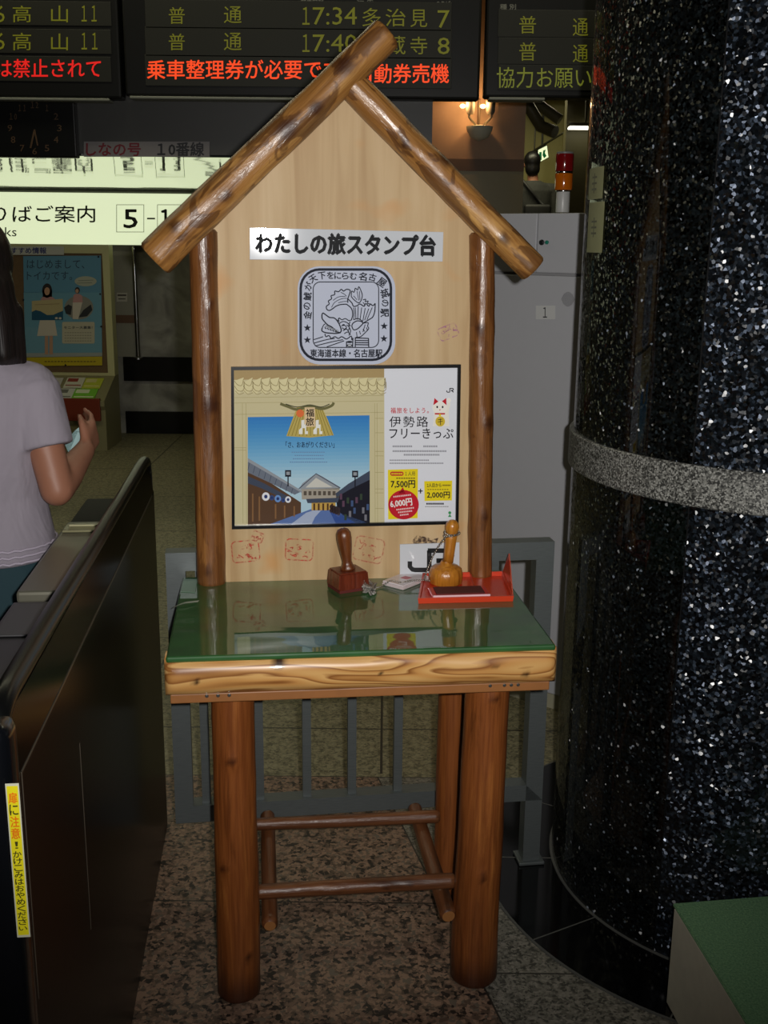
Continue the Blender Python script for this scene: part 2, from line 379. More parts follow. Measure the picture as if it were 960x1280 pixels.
def slab(plane, pts_uv, t0, t1, mats, name, parent, bev=0.0):
    """a flat sheet with thickness: outline in plane u, v from depth t0 to t1 along the normal"""
    bm = bmesh.new(); a = [bm.verts.new((u, v, t0)) for u, v in pts_uv]; b = [bm.verts.new((u, v, t1)) for u, v in pts_uv]; n = len(pts_uv)
    bm.faces.new(a[::-1]); top = bm.faces.new(b)
    for i in range(n): bm.faces.new((a[i], a[(i + 1) % n], b[(i + 1) % n], b[i]))
    if bev: bmesh.ops.bevel(bm, geom=list(top.edges), offset=bev, segments=2, affect='EDGES', profile=0.5)
    return build(name, bm, mats, parent, world=plane.world())

# ================================================================== THE SETTING
WALLX = (-4.6, 4.2)
# floor: pinkish speckled granite near, greenish grey fine granite beyond
def floor_material():
    m, nt, p, L = base('granite_floor')
    tc = nn(nt, 'ShaderNodeTexCoord'); sep = nn(nt, 'ShaderNodeSeparateXYZ'); L.new(tc.outputs['Object'], sep.inputs[0])
    def speck(cols, sc, det):
        nd = nn(nt, 'ShaderNodeTexNoise', Scale=sc * 0.9, Detail=3.0); L.new(tc.outputs['Object'], nd.inputs['Vector'])
        ad = nn(nt, 'ShaderNodeMix', data_type='RGBA', blend_type='ADD'); ad.inputs[0].default_value = 1.1 / sc
        L.new(tc.outputs['Object'], ad.inputs[6]); L.new(nd.outputs['Color'], ad.inputs[7])
        v = nn(nt, 'ShaderNodeTexVoronoi', Scale=sc); L.new(ad.outputs[2], v.inputs['Vector'])
        s = nn(nt, 'ShaderNodeSeparateColor'); L.new(v.outputs['Color'], s.inputs[0])
        big = nn(nt, 'ShaderNodeTexNoise', Scale=sc * 0.28, Detail=2.0); L.new(tc.outputs['Object'], big.inputs['Vector'])
        mixv = nn(nt, 'ShaderNodeMath', operation='MULTIPLY_ADD'); mixv.inputs[1].default_value = 0.55; L.new(s.outputs[0], mixv.inputs[0])
        b2 = nn(nt, 'ShaderNodeMath', operation='MULTIPLY_ADD'); b2.inputs[1].default_value = 1.0; b2.inputs[2].default_value = -0.28; L.new(big.outputs['Fac'], b2.inputs[0]); L.new(b2.outputs[0], mixv.inputs[2])
        r = ramp(nt, cols); r.color_ramp.interpolation = 'CONSTANT'; L.new(mixv.outputs[0], r.inputs[0]); return r.outputs[0]
    pink = speck([(0.0, rgb(48, 40, 35)), (0.30, rgb(100, 82, 68)), (0.44, rgb(134, 108, 90)), (0.58, rgb(158, 128, 106)), (0.74, rgb(116, 104, 90))], 118, 0)
    grey = speck([(0.0, rgb(70, 68, 61)), (0.32, rgb(106, 102, 92)), (0.5, rgb(130, 126, 114)), (0.7, rgb(148, 142, 130))], 190, 0)
    far = speck([(0.0, rgb(96, 92, 70)), (0.32, rgb(126, 120, 92)), (0.5, rgb(146, 138, 108)), (0.7, rgb(160, 152, 120))], 150, 0)
    def gt(sock, v):
        n = nn(nt, 'ShaderNodeMath', operation='GREATER_THAN'); L.new(sock, n.inputs[0]); n.inputs[1].default_value = v; return n.outputs[0]
    def mix(f, a, b):
        n = nn(nt, 'ShaderNodeMix', data_type='RGBA'); L.new(f, n.inputs[0]); L.new(a, n.inputs[6]) if not isinstance(a, tuple) else None; L.new(b, n.inputs[7]); return n.outputs[2]
    # grey tiles to the right of x = 0.23 in front
    skew = nn(nt, 'ShaderNodeMath', operation='MULTIPLY_ADD'); skew.inputs[1].default_value = 0.25; L.new(sep.outputs[1], skew.inputs[0]); L.new(sep.outputs[0], skew.inputs[2])
    near = mix(gt(skew.outputs[0], 0.71), pink, grey)
    col = mix(gt(sep.outputs[1], 2.88), near, far)
    # joints
    def joint(sock, pos, wd=0.0022):
        s = nn(nt, 'ShaderNodeMath', operation='SUBTRACT'); L.new(sock, s.inputs[0]); s.inputs[1].default_value = pos
        a = nn(nt, 'ShaderNodeMath', operation='ABSOLUTE'); L.new(s.outputs[0], a.inputs[0])
        l = nn(nt, 'ShaderNodeMath', operation='LESS_THAN'); L.new(a.outputs[0], l.inputs[0]); l.inputs[1].default_value = wd; return l.outputs[0]
    nj = nn(nt, 'ShaderNodeMath', operation='LESS_THAN'); L.new(sep.outputs[1], nj.inputs[0]); nj.inputs[1].default_value = 2.88
    nm = nn(nt, 'ShaderNodeMath', operation='MULTIPLY'); L.new(joint(skew.outputs[0], 0.71), nm.inputs[0]); L.new(nj.outputs[0], nm.inputs[1]); nearj = nm.outputs[0]
    js = [nearj, joint(sep.outputs[1], 2.88), joint(sep.outputs[1], 2.262)]
    far_j = nn(nt, 'ShaderNodeTexBrick'); far_j.offset = 0.0
    far_j.inputs['Scale'].default_value = 1.0; far_j.inputs['Mortar Size'].default_value = 0.004; far_j.inputs['Brick Width'].default_value = 0.8; far_j.inputs['Row Height'].default_value = 0.8
    L.new(tc.outputs['Object'], far_j.inputs['Vector'])
    fj = nn(nt, 'ShaderNodeMath', operation='MULTIPLY'); L.new(far_j.outputs['Fac'], fj.inputs[0]); L.new(gt(sep.outputs[1], 2.9), fj.inputs[1]); js.append(fj.outputs[0])
    t = nn(nt, 'ShaderNodeMath', operation='MULTIPLY'); L.new(joint(sep.outputs[1], 2.013), t.inputs[0]); L.new(gt(skew.outputs[0], 0.71), t.inputs[1]); js.append(t.outputs[0])
    acc = js[0]
    for j in js[1:]:
        mx = nn(nt, 'ShaderNodeMath', operation='MAXIMUM'); L.new(acc, mx.inputs[0]); L.new(j, mx.inputs[1]); acc = mx.outputs[0]
    fin = nn(nt, 'ShaderNodeMix', data_type='RGBA'); L.new(acc, fin.inputs[0]); L.new(col, fin.inputs[6]); fin.inputs[7].default_value = rgb(52, 48, 42)
    L.new(fin.outputs[2], p.inputs['Base Color']); p.inputs['Roughness'].default_value = 0.45
    return m
structure(build('floor', bx(WALLX[0], WALLX[1], -1.5, 14, -0.1, 0), floor_material()))
DARKWALL = M(70, 70, 66, 0.6, var=0.4, name='dark_wall')
structure(build('ceiling', bx(WALLX[0], WALLX[1], 0.0, 14, 3.3, 3.4), M(60, 60, 56, 0.8, var=0.3)))
structure(build('wall_left', bx(WALLX[0] - 0.1, WALLX[0], 0.0, 14, 0, 3.3), DARKWALL))
structure(build('wall_right', bx(WALLX[1], WALLX[1] + 0.1, 0.0, 14, 0, 3.3), DARKWALL))

def marble_material():
    m, nt, p, L = base('grey_marble_panel')
    tc = nn(nt, 'ShaderNodeTexCoord'); n1 = nn(nt, 'ShaderNodeTexNoise', Scale=5.0, Detail=8.0, Distortion=1.0); L.new(tc.outputs['Object'], n1.inputs['Vector'])
    r = ramp(nt, [(0.3, rgb(116, 114, 106)), (0.5, rgb(150, 148, 138)), (0.7, rgb(172, 170, 160))]); L.new(n1.outputs['Fac'], r.inputs[0])
    L.new(r.outputs[0], p.inputs['Base Color']); p.inputs['Roughness'].default_value = 0.3; return m
BLACKST = M(14, 14, 14, 0.25, name='black_stone')
YW = 8.6
# back wall (marble facing, black rails)
structure(build('wall_back', bx(WALLX[0], 0.30, YW, YW + 0.12, 0, 3.3), marble_material()))
def wy(py, px=200): return at(px, py, YW).z
structure(build('baseboard_back', bx(-2.05, 0.30, YW - 0.03, YW, 0, wy(514)), BLACKST))
structure(build('trim_1', bx(-2.05, 0.30, YW - 0.03, YW, wy(476), wy(446)), BLACKST))
xA, xB = at(143, 350, YW - 0.02).x, at(171, 350, YW - 0.02).x
structure(build('trim_2', bx(xA - 0.25, xB, YW - 0.02, YW, wy(446), 1.9), M(150, 148, 132, 0.4, var=0.2)))
structure(build('trim_3', bx(xA - 0.25, xB, YW - 0.026, YW, wy(404), wy(394)), M(104, 76, 52, 0.4)))
t = thing('chrome_pole', 'thin shiny chrome pole on the marble wall left of the wooden stand', 'pole', (at(171, 400, YW - 0.07).x, YW - 0.07, 0))
bm = bmesh.new(); tube(bm, [(0, 0, wy(446) - 0.01), (0, 0, 1.88)], 0.019, 14); build('tube', bm, M(200, 200, 198, 0.15, 1.0), t, smooth=True, autosm=40)
bm = bmesh.new(); lathe(bm, [(0.034, 0), (0.034, 0.012), (0.02, 0.02)], 16, (0, 0, wy(446) - 0.012)); box(bm, -0.012, 0.012, 0, 0.05, wy(446), wy(446) + 0.03); build('wall_foot', bm, M(170, 170, 168, 0.25, 1.0), t)
pl = Plane((at(152, 371, YW - 0.02).x, YW - 0.0205, 0), (1, 0, 0), (0, 0, 1))
t = thing('wall_plate', 'small pale plate with dark lines on the wall beside the chrome pole', 'plate', mat=pl.world())
slab(pl, [pl.uv(*q) for q in ((146, 377), (159, 377), (159, 366), (146, 366))], 0, 0.003, M(190, 186, 170, 0.4), 'plate', t)
a = Art(pl, base=0.003); a.rect(147, 368, 158, 370, M(70, 60, 50)); a.rect(148, 373, 157, 374.2, M(70, 60, 50)); a.done('print', t)

# glossy beam over the concourse, its soffit mirrors the lit sign
YB = 4.97; ZS = 1.855
structure(build('trim_4', bx(WALLX[0], 0.190, YB, YW, ZS, 3.3), M(62, 62, 60, 0.45, var=0.25)))
def soffit_material():
    m, nt, p, L = base('polished_soffit'); tc = nn(nt, 'ShaderNodeTexCoord')
    n1 = nn(nt, 'ShaderNodeTexNoise', Scale=2.2, Detail=1.0); L.new(tc.outputs['Object'], n1.inputs['Vector'])
    b = nn(nt, 'ShaderNodeBump', Strength=0.05, Distance=0.05); L.new(n1.outputs['Fac'], b.inputs['Height']); L.new(b.outputs[0], p.inputs['Normal'])
    p.inputs['Base Color'].default_value = rgb(222, 224, 214); p.inputs['Metallic'].default_value = 1.0; p.inputs['Roughness'].default_value = 0.045; return m
structure(build('trim_5', bx(WALLX[0], 0.182, YB + 0.002, YW - 0.02, ZS - 0.010, ZS - 0.001), soffit_material()))

# far right: pinkish wall with the wall lamp, corridor behind
YR = 9.0
xr0, xr1 = 0.28, at(655, 200, YR).x
def ry(py): return at(600, py, YR).z
structure(build('wall_far', bx(xr0, xr1, YR, YR + 0.15, 0, 3.3), M(186, 154, 128, 0.6, var=0.2)))
structure(build('trim_6', bx(xr0, xr1, YR - 0.02, YR, ry(214), ry(199)), M(112, 86, 64, 0.5)))
structure(build('trim_7', bx(xr0, xr1, YR - 0.012, YR, 0, ry(214)), M(150, 138, 92, 0.35, var=0.2)))
structure(build('wall_corridor', bx(xr0, WALLX[1], 13.4, 13.5, 0, 3.3), M(214, 204, 130, 0.5, var=0.2)))
structure(build('trim_8', bx(xr1 - 0.4, WALLX[1], 9.2, 13.4, 0, 0.70), M(120, 114, 92, 0.4, var=0.3)))       # raised landing
xdr = at(707, 180, 10.6).x
structure(build('trim_9', bx(xdr, xdr + 0.9, 10.6, 10.75, 0.70, 3.3), M(104, 98, 64, 0.5)))
xdf = at(731, 200, 9.3).x
structure(build('trim_10', bx(xdf - 0.012, xdf + 0.03, 9.05, 9.15, 0, 3.3), M(120, 84, 50, 0.25, 0.6)))
bm = bmesh.new(); tube(bm, [at(658, 128, 10.4), at(676, 158, 10.4), at(694, 165, 10.3)], 0.055, 12); tube(bm, [at(664, 124, 10.6), at(700, 150, 10.5)], 0.05, 12)
info(build('ceiling_duct', bm, M(88, 84, 58, 0.5), smooth=True, autosm=40), 'dull bent duct under the corridor ceiling above the man', 'duct')
bm = bmesh.new(); tube(bm, [at(650, 214, 12.6), at(668, 188, 12.2), at(704, 166, 11.6)], 0.012, 8); q1 = at(668, 188, 12.2); tube(bm, [q1, (q1.x, q1.y, 3.3)], 0.008, 6)
info(build('cable_rail', bm, M(50, 48, 34, 0.5)), 'thin dark rail slanting across the corridor ceiling', 'rail')
pl = Plane(at(682, 190, 12.6), (1, 0.5, 0), (0, 0, 1))
t = thing('exit_sign', 'small lit white and green exit sign beyond the man in the corridor', 'sign', mat=pl.world())
slab(pl, [pl.uv(*q) for q in ((671, 205), (686, 197), (684, 181), (672, 187))], -0.05, 0, M(40, 44, 38, 0.5), 'housing', t); hzz = at(678, 184, 12.6); bm = bmesh.new(); tube(bm, [(hzz.x, hzz.y + 0.03, hzz.z), (hzz.x, hzz.y + 0.03, 3.3)], 0.012, 8); build('hanger', bm, M(60, 60, 54, 0.5), t, world=Matrix())
a = Art(pl, base=0.001); a.poly([(672, 204), (685.5, 196.5), (683.5, 182), (672.7, 187.5)], M(235, 245, 200, 0.5, emit=0.9), 1)
a.rect(674, 190, 677, 200, M(20, 120, 70, 0.5, emit=0.3), 2); a.poly([(679, 188), (682, 187), (681, 191), (683, 195), (680, 198), (678, 194)], M(20, 110, 60, 0.5, emit=0.3), 2); a.done('lit_face', t)
pc = at(713, 158, 10.4)
t = thing('corridor_lamp', 'bright white ceiling lamp at the top right of the corridor', 'lamp', pc)
bm = bmesh.new(); box(bm, -0.02, 0.30, -0.05, 0.10, 0.0, 0.03, bev=0.008); build('housing', bm, M(150, 148, 130, 0.4), t)
bm = bmesh.new(); tube(bm, [(0.14, 0.03, 0.03), (0.14, 0.03, 3.3 - pc.z)], 0.010, 8); build('stem', bm, M(120, 118, 104, 0.4), t)
build('diffuser', bx(-0.01, 0.29, -0.045, 0.095, -0.02, 0.0, bev=0.006), M(250, 246, 225, 0.4, emit=2.5), t)

# wall lamp with two candle bulbs
t = thing('wall_lamp', 'metal wall lamp with two small lit candle bulbs on the pinkish wall', 'lamp', (at(598, 165, YR).x, YR, 0))
cz = at(598, 165, YR).z; k = 8.75 / F
bm = bmesh.new(); lathe(bm, [(0.01, -0.075), (0.07, -0.05), (0.098, 0.0), (0.103, 0.03), (0.03, 0.04)], 20); bmesh.ops.transform(bm, matrix=Matrix.Translation((0, -0.10, cz)), verts=bm.verts)
build('bowl_mount', bm, M(226, 224, 206, 0.5), t, smooth=True, autosm=40)
build('wall_plate', bx(-0.008, 0.008, -0.03, 0, cz - 0.03, cz + 0.24, bev=0.003), M(110, 92, 70, 0.4, 0.2), t)
for sx in (-1, 1):
    bm = bmesh.new(); tube(bm, smooth_pts([(sx * 0.02, -0.10, cz + 0.03), (sx * 0.05, -0.12, cz + 0.06), (sx * 0.085, -0.13, cz + 0.10), (sx * 0.077, -0.13, cz + 0.125)]), 0.010, 8)
    build('arm', bm, M(120, 112, 98, 0.4, 0.2), t, smooth=True)
    bm = bmesh.new(); lathe(bm, [(0.022, 0), (0.034, 0.02), (0.036, 0.10), (0.024, 0.11)], 14, (sx * 0.077, -0.13, cz + 0.115)); build('candle_sleeve', bm, M(130, 124, 110, 0.5), t, smooth=True, autosm=40)
    bm = bmesh.new(); bmesh.ops.create_uvsphere(bm, u_segments=12, v_segments=8, radius=0.019, matrix=Matrix.Translation((sx * 0.077 - 0.058, -0.125, cz + 0.175)) @ Matrix.Diagonal((1.2, 1, 0.85, 1)))
    build('bulb', bm, M(255, 214, 130, 0.4, emit=7), t, smooth=True)
    pt = bpy.data.lights.new('lamp_glow', 'POINT'); pt.energy = 2.6; pt.color = (1.0, 0.55, 0.22); pt.shadow_soft_size = 0.03
    po = bpy.data.objects.new('lamp_glow', pt); C.objects.link(po); po.location = (t.location.x + sx * 0.077 - 0.058, YR - 0.17, cz + 0.185)

# ------------------------------------------------------------------ black polished column, its stone ring and its band
CX, CY, CRAD, RRAD = 0.922, 2.452, 0.488, 0.667
FLK = [(0.0, rgb(9, 11, 11)), (0.7, rgb(16, 19, 20)), (0.97, rgb(28, 34, 36)), (0.99, rgb(60, 70, 76)), (1.0, rgb(190, 200, 216))]
COLA = granite('black_flaked_granite', FLK, 200, 0.22, sparkle=2.4, metal=0.4, spec=0.14)
COLB = granite('black_flaked_granite_lively', [(0.0, rgb(9, 11, 13)), (0.55, rgb(19, 23, 28)), (0.85, rgb(38, 46, 55)), (0.96, rgb(90, 102, 120)), (1.0, rgb(200, 212, 236))], 175, 0.24, sparkle=1.15, metal=0.62, spec=0.35)
def cyl_hit(px, py, R):
    d = ray(px, py); ox, oy = -CX, -CY; A = d.x ** 2 + d.y ** 2; B = 2 * (ox * d.x + oy * d.y); Cc = ox * ox + oy * oy - R * R
    D = B * B - 4 * A * Cc
    s = (-B - math.sqrt(max(D, 0))) / (2 * A); P = EYE + d * s; return math.atan2(P.y - CY, P.x - CX), P.z
JA = cyl_hit(872, 500, CRAD)[0]
def cyl_wall(r, z0, z1, a0, a1, n, mi=0, bm=None):
    bm = bm or bmesh.new(); lo, hi = [], []
    for i in range(n + 1):
        aa = a0 + (a1 - a0) * i / n; lo.append(bm.verts.new((r * math.cos(aa), r * math.sin(aa), z0))); hi.append(bm.verts.new((r * math.cos(aa), r * math.sin(aa), z1)))
    for i in range(n): bm.faces.new((lo[i], lo[i + 1], hi[i + 1], hi[i])).material_index = mi
    return bm
PAN = [JA + k * PI / 3 for k in range(6)]
bm = bmesh.new()
for i, a0 in enumerate(PAN): cyl_wall(CRAD, 0.0, 3.3, a0 + 0.003, a0 + PI / 3 - 0.003, 16, 1 if i == 0 else 0, bm)
cyl_wall(CRAD - 0.004, 0, 3.3, 0, 2 * PI, 64, 2, bm)
for f in bm.faces: f.normal_update()
colo = structure(build('column', bm, [COLA, COLB, M(6, 6, 7, 0.5)], None, Matrix.Translation((CX, CY, 0)), smooth='keep'))
for pg in colo.data.polygons: pg.use_smooth = True
zb1, zb0 = cyl_hit(722, 541, CRAD)[1], cyl_hit(720, 586, CRAD)[1]
BAND = granite('grey_speckled_granite', [(0.0, rgb(52, 52, 50)), (0.3, rgb(96, 96, 92)), (0.55, rgb(132, 132, 126)), (0.8, rgb(166, 166, 160))], 330, 0.4)
bm = bmesh.new(); n = 96
prof = [(CRAD - 0.01, zb0), (CRAD + 0.006, zb0), (CRAD + 0.009, zb0 + 0.003), (CRAD + 0.009, zb1 - 0.003), (CRAD + 0.006, zb1), (CRAD - 0.01, zb1)]
lathe(bm, prof, n); structure(build('trim_11', bm, BAND, None, Matrix.Translation((CX, CY, 0)), smooth=True, autosm=35))
bm = bmesh.new()                                                     # black inlaid floor ring
JOINTM = M(92, 92, 88, 0.5); RING = M(10, 10, 11, 0.12, spec=0.35)
for r0, r1, z, mi in ((CRAD + 0.006, RRAD, 0.003, 0), (CRAD - 0.01, CRAD + 0.006, 0.005, 1), (RRAD, RRAD + 0.006, 0.0025, 1)):
    for i in range(120):
        aa, bb = 2 * PI * i / 120, 2 * PI * (i + 1) / 120
        q = [(r, an, zz) for zz in (0, z) for r, an in ((r0, aa), (r1, aa), (r1, bb), (r0, bb))]
        v = [bm.verts.new((r * math.cos(an), r * math.sin(an), zz)) for r, an, zz in q]
        bm.faces.new(v[4:]).material_index = mi
        bm.faces.new((v[1], v[2], v[6], v[5])).material_index = mi
for an in [math.atan2(onz(711, 1160, 0).y - CY, onz(711, 1160, 0).x - CX) + k * PI / 6 for k in range(12)]:
    r = Matrix.Rotation(an, 4, 'Z'); box(bm, CRAD + 0.006, RRAD, -0.0015, 0.0015, 0.0, 0.0036, 1, mat=r)
structure(build('trim_12', bm, [RING, JOINTM], None, Matrix.Translation((CX, CY, 0))))
# two pale curved sheets with dark lines on the left flank of the column
for (ya, yb), lab in (((208, 248), 'upper pale curved sheet on the left flank of the black column'), ((252, 316), 'lower, longer pale curved sheet on the left flank of the black column')):
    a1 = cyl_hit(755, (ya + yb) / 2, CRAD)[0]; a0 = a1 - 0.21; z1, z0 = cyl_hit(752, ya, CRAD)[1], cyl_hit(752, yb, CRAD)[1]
    o = thing('pale_sheet', lab, 'notice', (CX, CY, 0), group='pale sheets on the column')
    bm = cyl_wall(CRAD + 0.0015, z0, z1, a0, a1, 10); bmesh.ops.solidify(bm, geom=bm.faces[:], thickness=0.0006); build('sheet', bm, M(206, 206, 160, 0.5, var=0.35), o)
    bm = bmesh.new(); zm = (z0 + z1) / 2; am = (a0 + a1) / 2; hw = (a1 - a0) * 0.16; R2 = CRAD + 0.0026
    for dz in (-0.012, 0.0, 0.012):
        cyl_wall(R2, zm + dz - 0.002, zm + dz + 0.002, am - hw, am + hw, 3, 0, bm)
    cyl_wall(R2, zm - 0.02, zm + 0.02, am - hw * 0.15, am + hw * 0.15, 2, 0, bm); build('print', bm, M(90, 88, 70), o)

# ================================================================== THE WOODEN STAMP STAND
SX, SY, SYAW = -0.0316, 1.8576, 0.1174
STAND = thing('stamp_stand', 'house-shaped wooden stamp stand with log roof, plywood back and green table top', 'stand', (SX, SY, 0), SYAW)
SM = WM[STAND]
def s2w(x, y, z): return SM @ Vector((x, y, z))
YBD = 0.44                                                             # front face of the plywood back
srt = SM.to_3x3() @ Vector((1, 0, 0))
def board_plane(off=0.0): return Plane(s2w(0, YBD - off, 0), srt, (0, 0, 1))
BP = board_plane()
bm = bmesh.new(); prism(bm, [(-0.295, 0.70), (0.30, 0.70), (0.30, 1.50), (0.008, 1.80), (-0.295, 1.50)], YBD, YBD + 0.018); bm.normal_update()
for f in bm.faces: f.material_index = 0 if abs(f.normal.y) > 0.5 else 1
build('back_board', bm, [PLY, PLYEDGE], STAND)
log('side_post', STAND, (-0.291, YBD, 0.775), (-0.287, YBD, 1.52), 0.031, 0.028, WOODPOST, 3, [(0.35, 0.53, 0.021), (-0.2, 0.055, 0.010), (0.5, 0.8, 0.009)], bow=0.05)
log('side_post', STAND, (0.300, YBD, 0.775), (0.283, YBD, 1.52), 0.027, 0.026, WOODPOST, 7, [(0.5, 0.47, 0.016), (-0.3, 0.74, 0.013), (0.2, 0.2, 0.010)], amp=0.09)
def bp3(px, py, y):
    pl = Plane(s2w(0, y, 0), srt, (0, 0, 1)); u, v = pl.uv(px, py); return (u, y, v)
a0, a1 = Vector(bp3(193, 324, 0.405)), Vector(bp3(484, 41, 0.405))
log('roof_log', STAND, a0, a1, 0.0385, 0.0325, WOODROOF, 11, [(-0.3, 0.12, 0.015), (0.1, 0.57, 0.024), (-0.25, 0.83, 0.022), (0.35, 0.68, 0.016), (0.4, 0.3, 0.013)], n=32, bev=0.004)
b0, b1 = Vector(bp3(437, 103, 0.412)), Vector(bp3(667, 336, 0.41))
log('roof_log', STAND, b0, b1, 0.030, 0.031, WOODROOF, 17, [(-0.7, 0.45, 0.018), (0.5, 0.30, 0.013), (0.2, 0.82, 0.013)], n=32, bev=0.004)
# table
def green_material():
    m, nt, p, L = base('green_sheet'); tc = nn(nt, 'ShaderNodeTexCoord')
    n1 = nn(nt, 'ShaderNodeTexNoise', Scale=9.0, Detail=5.0); L.new(tc.outputs['Object'], n1.inputs['Vector'])
    r = ramp(nt, [(0.35, rgb(24, 74, 30)), (0.65, rgb(38, 98, 40))]); L.new(n1.outputs['Fac'], r.inputs[0]); L.new(r.outputs[0], p.inputs['Base Color'])
    p.inputs['Roughness'].default_value = 0.6; p.inputs['Coat Weight'].default_value = 1.0; p.inputs['Coat Roughness'].default_value = 0.025; p.inputs['Coat IOR'].default_value = 1.7
    mp = nn(nt, 'ShaderNodeMapping'); mp.inputs['Scale'].default_value = (2.0, 6, 1); L.new(tc.outputs['Object'], mp.inputs[0])
    n2 = nn(nt, 'ShaderNodeTexNoise', Scale=1.6, Detail=1.5); L.new(mp.outputs[0], n2.inputs['Vector'])
    b = nn(nt, 'ShaderNodeBump', Strength=0.10, Distance=0.02); L.new(n2.outputs['Fac'], b.inputs['Height']); L.new(b.outputs[0], p.inputs['Coat Normal'])
    return m
bm = bmesh.new(); prof = []
box(bm, -0.355, 0.355, 0.004, 0.484, 0.768, 0.78, bev=0.004); 
build('table_top', bm, green_material(), STAND)
# front log beam: rounded face, knots
bm = bmesh.new(); kl = bm.verts.layers.float.new('knot'); n = 100; rings = []
KN = [(-0.155, 0.766, 0.012), (-0.302, 0.735, 0.006), (0.298, 0.727, 0.006), (0.24, 0.744, 0.004), (0.03, 0.74, 0.004)]
for i in range(n + 1):
    x = -0.358 + 0.716 * i / n; e = min(1.0, (0.358 - abs(x)) / 0.02); e = math.sqrt(1 - (1 - e) ** 2) if e < 1 else 1
    ring = []
    for k in range(13):
        s = -1 + 2 * k / 12; z = 0.739 + s * (0.0345 + 0.0025 * noise.noise((x * 9, 1, 0))); y = 0.012 - (0.017 * (1 - abs(s) ** 3.2) + 0.003 * noise.noise((x * 7, s, 4))) * (0.35 + 0.65 * e)
        v = bm.verts.new((x, y, z)); v[kl] = max([math.exp(-((math.hypot(x - a, z - b) / c) ** 4)) for a, b, c in KN]); ring.append(v)
    ring += [bm.verts.new((x, 0.05, 0.7745)), bm.verts.new((x, 0.05, 0.7045))][::1]
    rings.append(ring)
for a, b in zip(rings, rings[1:]):
    for k in range(len(a)): bm.faces.new((a[k], a[(k + 1) % len(a)], b[(k + 1) % len(a)], b[k]))
bm.faces.new(rings[0]); bm.faces.new(rings[-1][::-1])
for v in bm.verts: v.co.z = min(v.co.z, 0.7755)
build('front_beam', bm, PINE, STAND, smooth=True, autosm=60)
build('apron_strip', bx(-0.350, 0.348, 0.010, 0.030, 0.688, 0.706, bev=0.002), PLYEDGE, STAND)
for x in (-0.285, -0.265, -0.245, 0.235, 0.262, 0.275, 0.288):
    bm = bmesh.new(); lathe(bm, [(0.0032, -0.001), (0.0034, 0.0005), (0.0022, 0.0015)], 10)
    build('nail_head', bm, M(150, 152, 150, 0.3, 0.9), STAND, Matrix.Translation((x, 0.010, 0.701)) @ Matrix.Rotation(PI / 2, 4, 'X'))
for x0 in (-0.352, 0.330): build('side_apron', bx(x0, x0 + 0.022, 0.05, 0.478, 0.700, 0.767, bev=0.002), PLYEDGE, STAND)
build('rear_apron', bx(-0.330, 0.330, 0.46, 0.478, 0.700, 0.767, bev=0.002), PLYEDGE, STAND)
log('leg', STAND, (-0.243, 0.12, 0.766), (-0.242, 0.12, 0.0), 0.040, 0.044, WOODLEG, 21, [(0.1, 0.3, 0.010), (-0.5, 0.86, 0.010), (0.6, 0.6, 0.009)], foot=0.062, amp=0.035)
log('leg', STAND, (0.259, 0.12, 0.766), (0.247, 0.12, 0.0), 0.0425, 0.049, WOODLEG, 23, [(-0.15, 0.16, 0.010), (0.0, 0.66, 0.009)], foot=0.062, amp=0.035)
log('leg', STAND, (0.243, 0.42, 0.766), (0.243, 0.42, 0.0), 0.034, 0.036, WOODLEG, 25, [(0.0, 0.27, 0.008)], foot=0.03, amp=0.035)
log('leg', STAND, (-0.243, 0.42, 0.766), (-0.243, 0.42, 0.0), 0.034, 0.036, WOODLEG, 27, [], foot=0.03, amp=0.035)
log('side_rail', STAND, (-0.177, 0.465, 0.205), (-0.178, 0.10, 0.160), 0.016, 0.0165, WOODRAIL, 31, [], n=18)
log('side_rail', STAND, (0.166, 0.465, 0.205), (0.186, 0.10, 0.158), 0.0165, 0.018, WOODRAIL, 33, [], n=18)
log('cross_rail', STAND, (-0.212, 0.385, 0.2265), (0.213, 0.385, 0.2225), 0.0140, 0.0150, WOODRAIL, 35, [], n=18)
log('cross_rail', STAND, (-0.208, 0.155, 0.2050), (0.208, 0.155, 0.2040), 0.0150, 0.0165, WOODRAIL, 37, [(0.0, 0.64, 0.007), (-0.3, 0.77, 0.008), (0.3, 0.4, 0.006)], n=18, amp=0.08)
# red stamp prints and smudges on the wood
def ink(r, g, b, al):
    m, nt, p, L = base('faded_ink'); p.inputs['Base Color'].default_value = rgb(r, g, b); p.inputs['Roughness'].default_value = 0.6
    tc = nn(nt, 'ShaderNodeTexCoord'); n1 = nn(nt, 'ShaderNodeTexNoise', Scale=130.0, Detail=3.0); L.new(tc.outputs['Object'], n1.inputs['Vector'])
    r1 = ramp(nt, [(0.38, (0, 0, 0, 1)), (0.62, (al, al, al, 1))]); L.new(n1.outputs['Fac'], r1.inputs[0]); L.new(r1.outputs[0], p.inputs['Alpha']); return m
RED1, RED2, PUR = ink(214, 60, 48, 0.7), ink(214, 86, 72, 0.5), ink(186, 110, 170, 0.5)
rn = random.Random(5)
def print_mark(cx, cy, rx, ry, m, ang, lab=None):
    a = Art(BP, base=0.0008); ca, sa = math.cos(ang), math.sin(ang)
    R = lambda x, y: (cx + x * ca - y * sa, cy + x * sa + y * ca)
    a.line([R(x, y) for x, y in rr_pts(-rx, -ry, rx, ry, rx * 0.3, 4)], 1.6, m, 1, True)
    for i in range(9):
        x, y = rn.uniform(-0.75, 0.75) * rx, rn.uniform(-0.7, 0.7) * ry
        a.curve([R(x + rn.uniform(-0.3, 0.3) * rx, y + rn.uniform(-0.3, 0.3) * ry) for _ in range(4)], 1.3, m, 1, k=3)
    a.done('ink_print', STAND, lab)
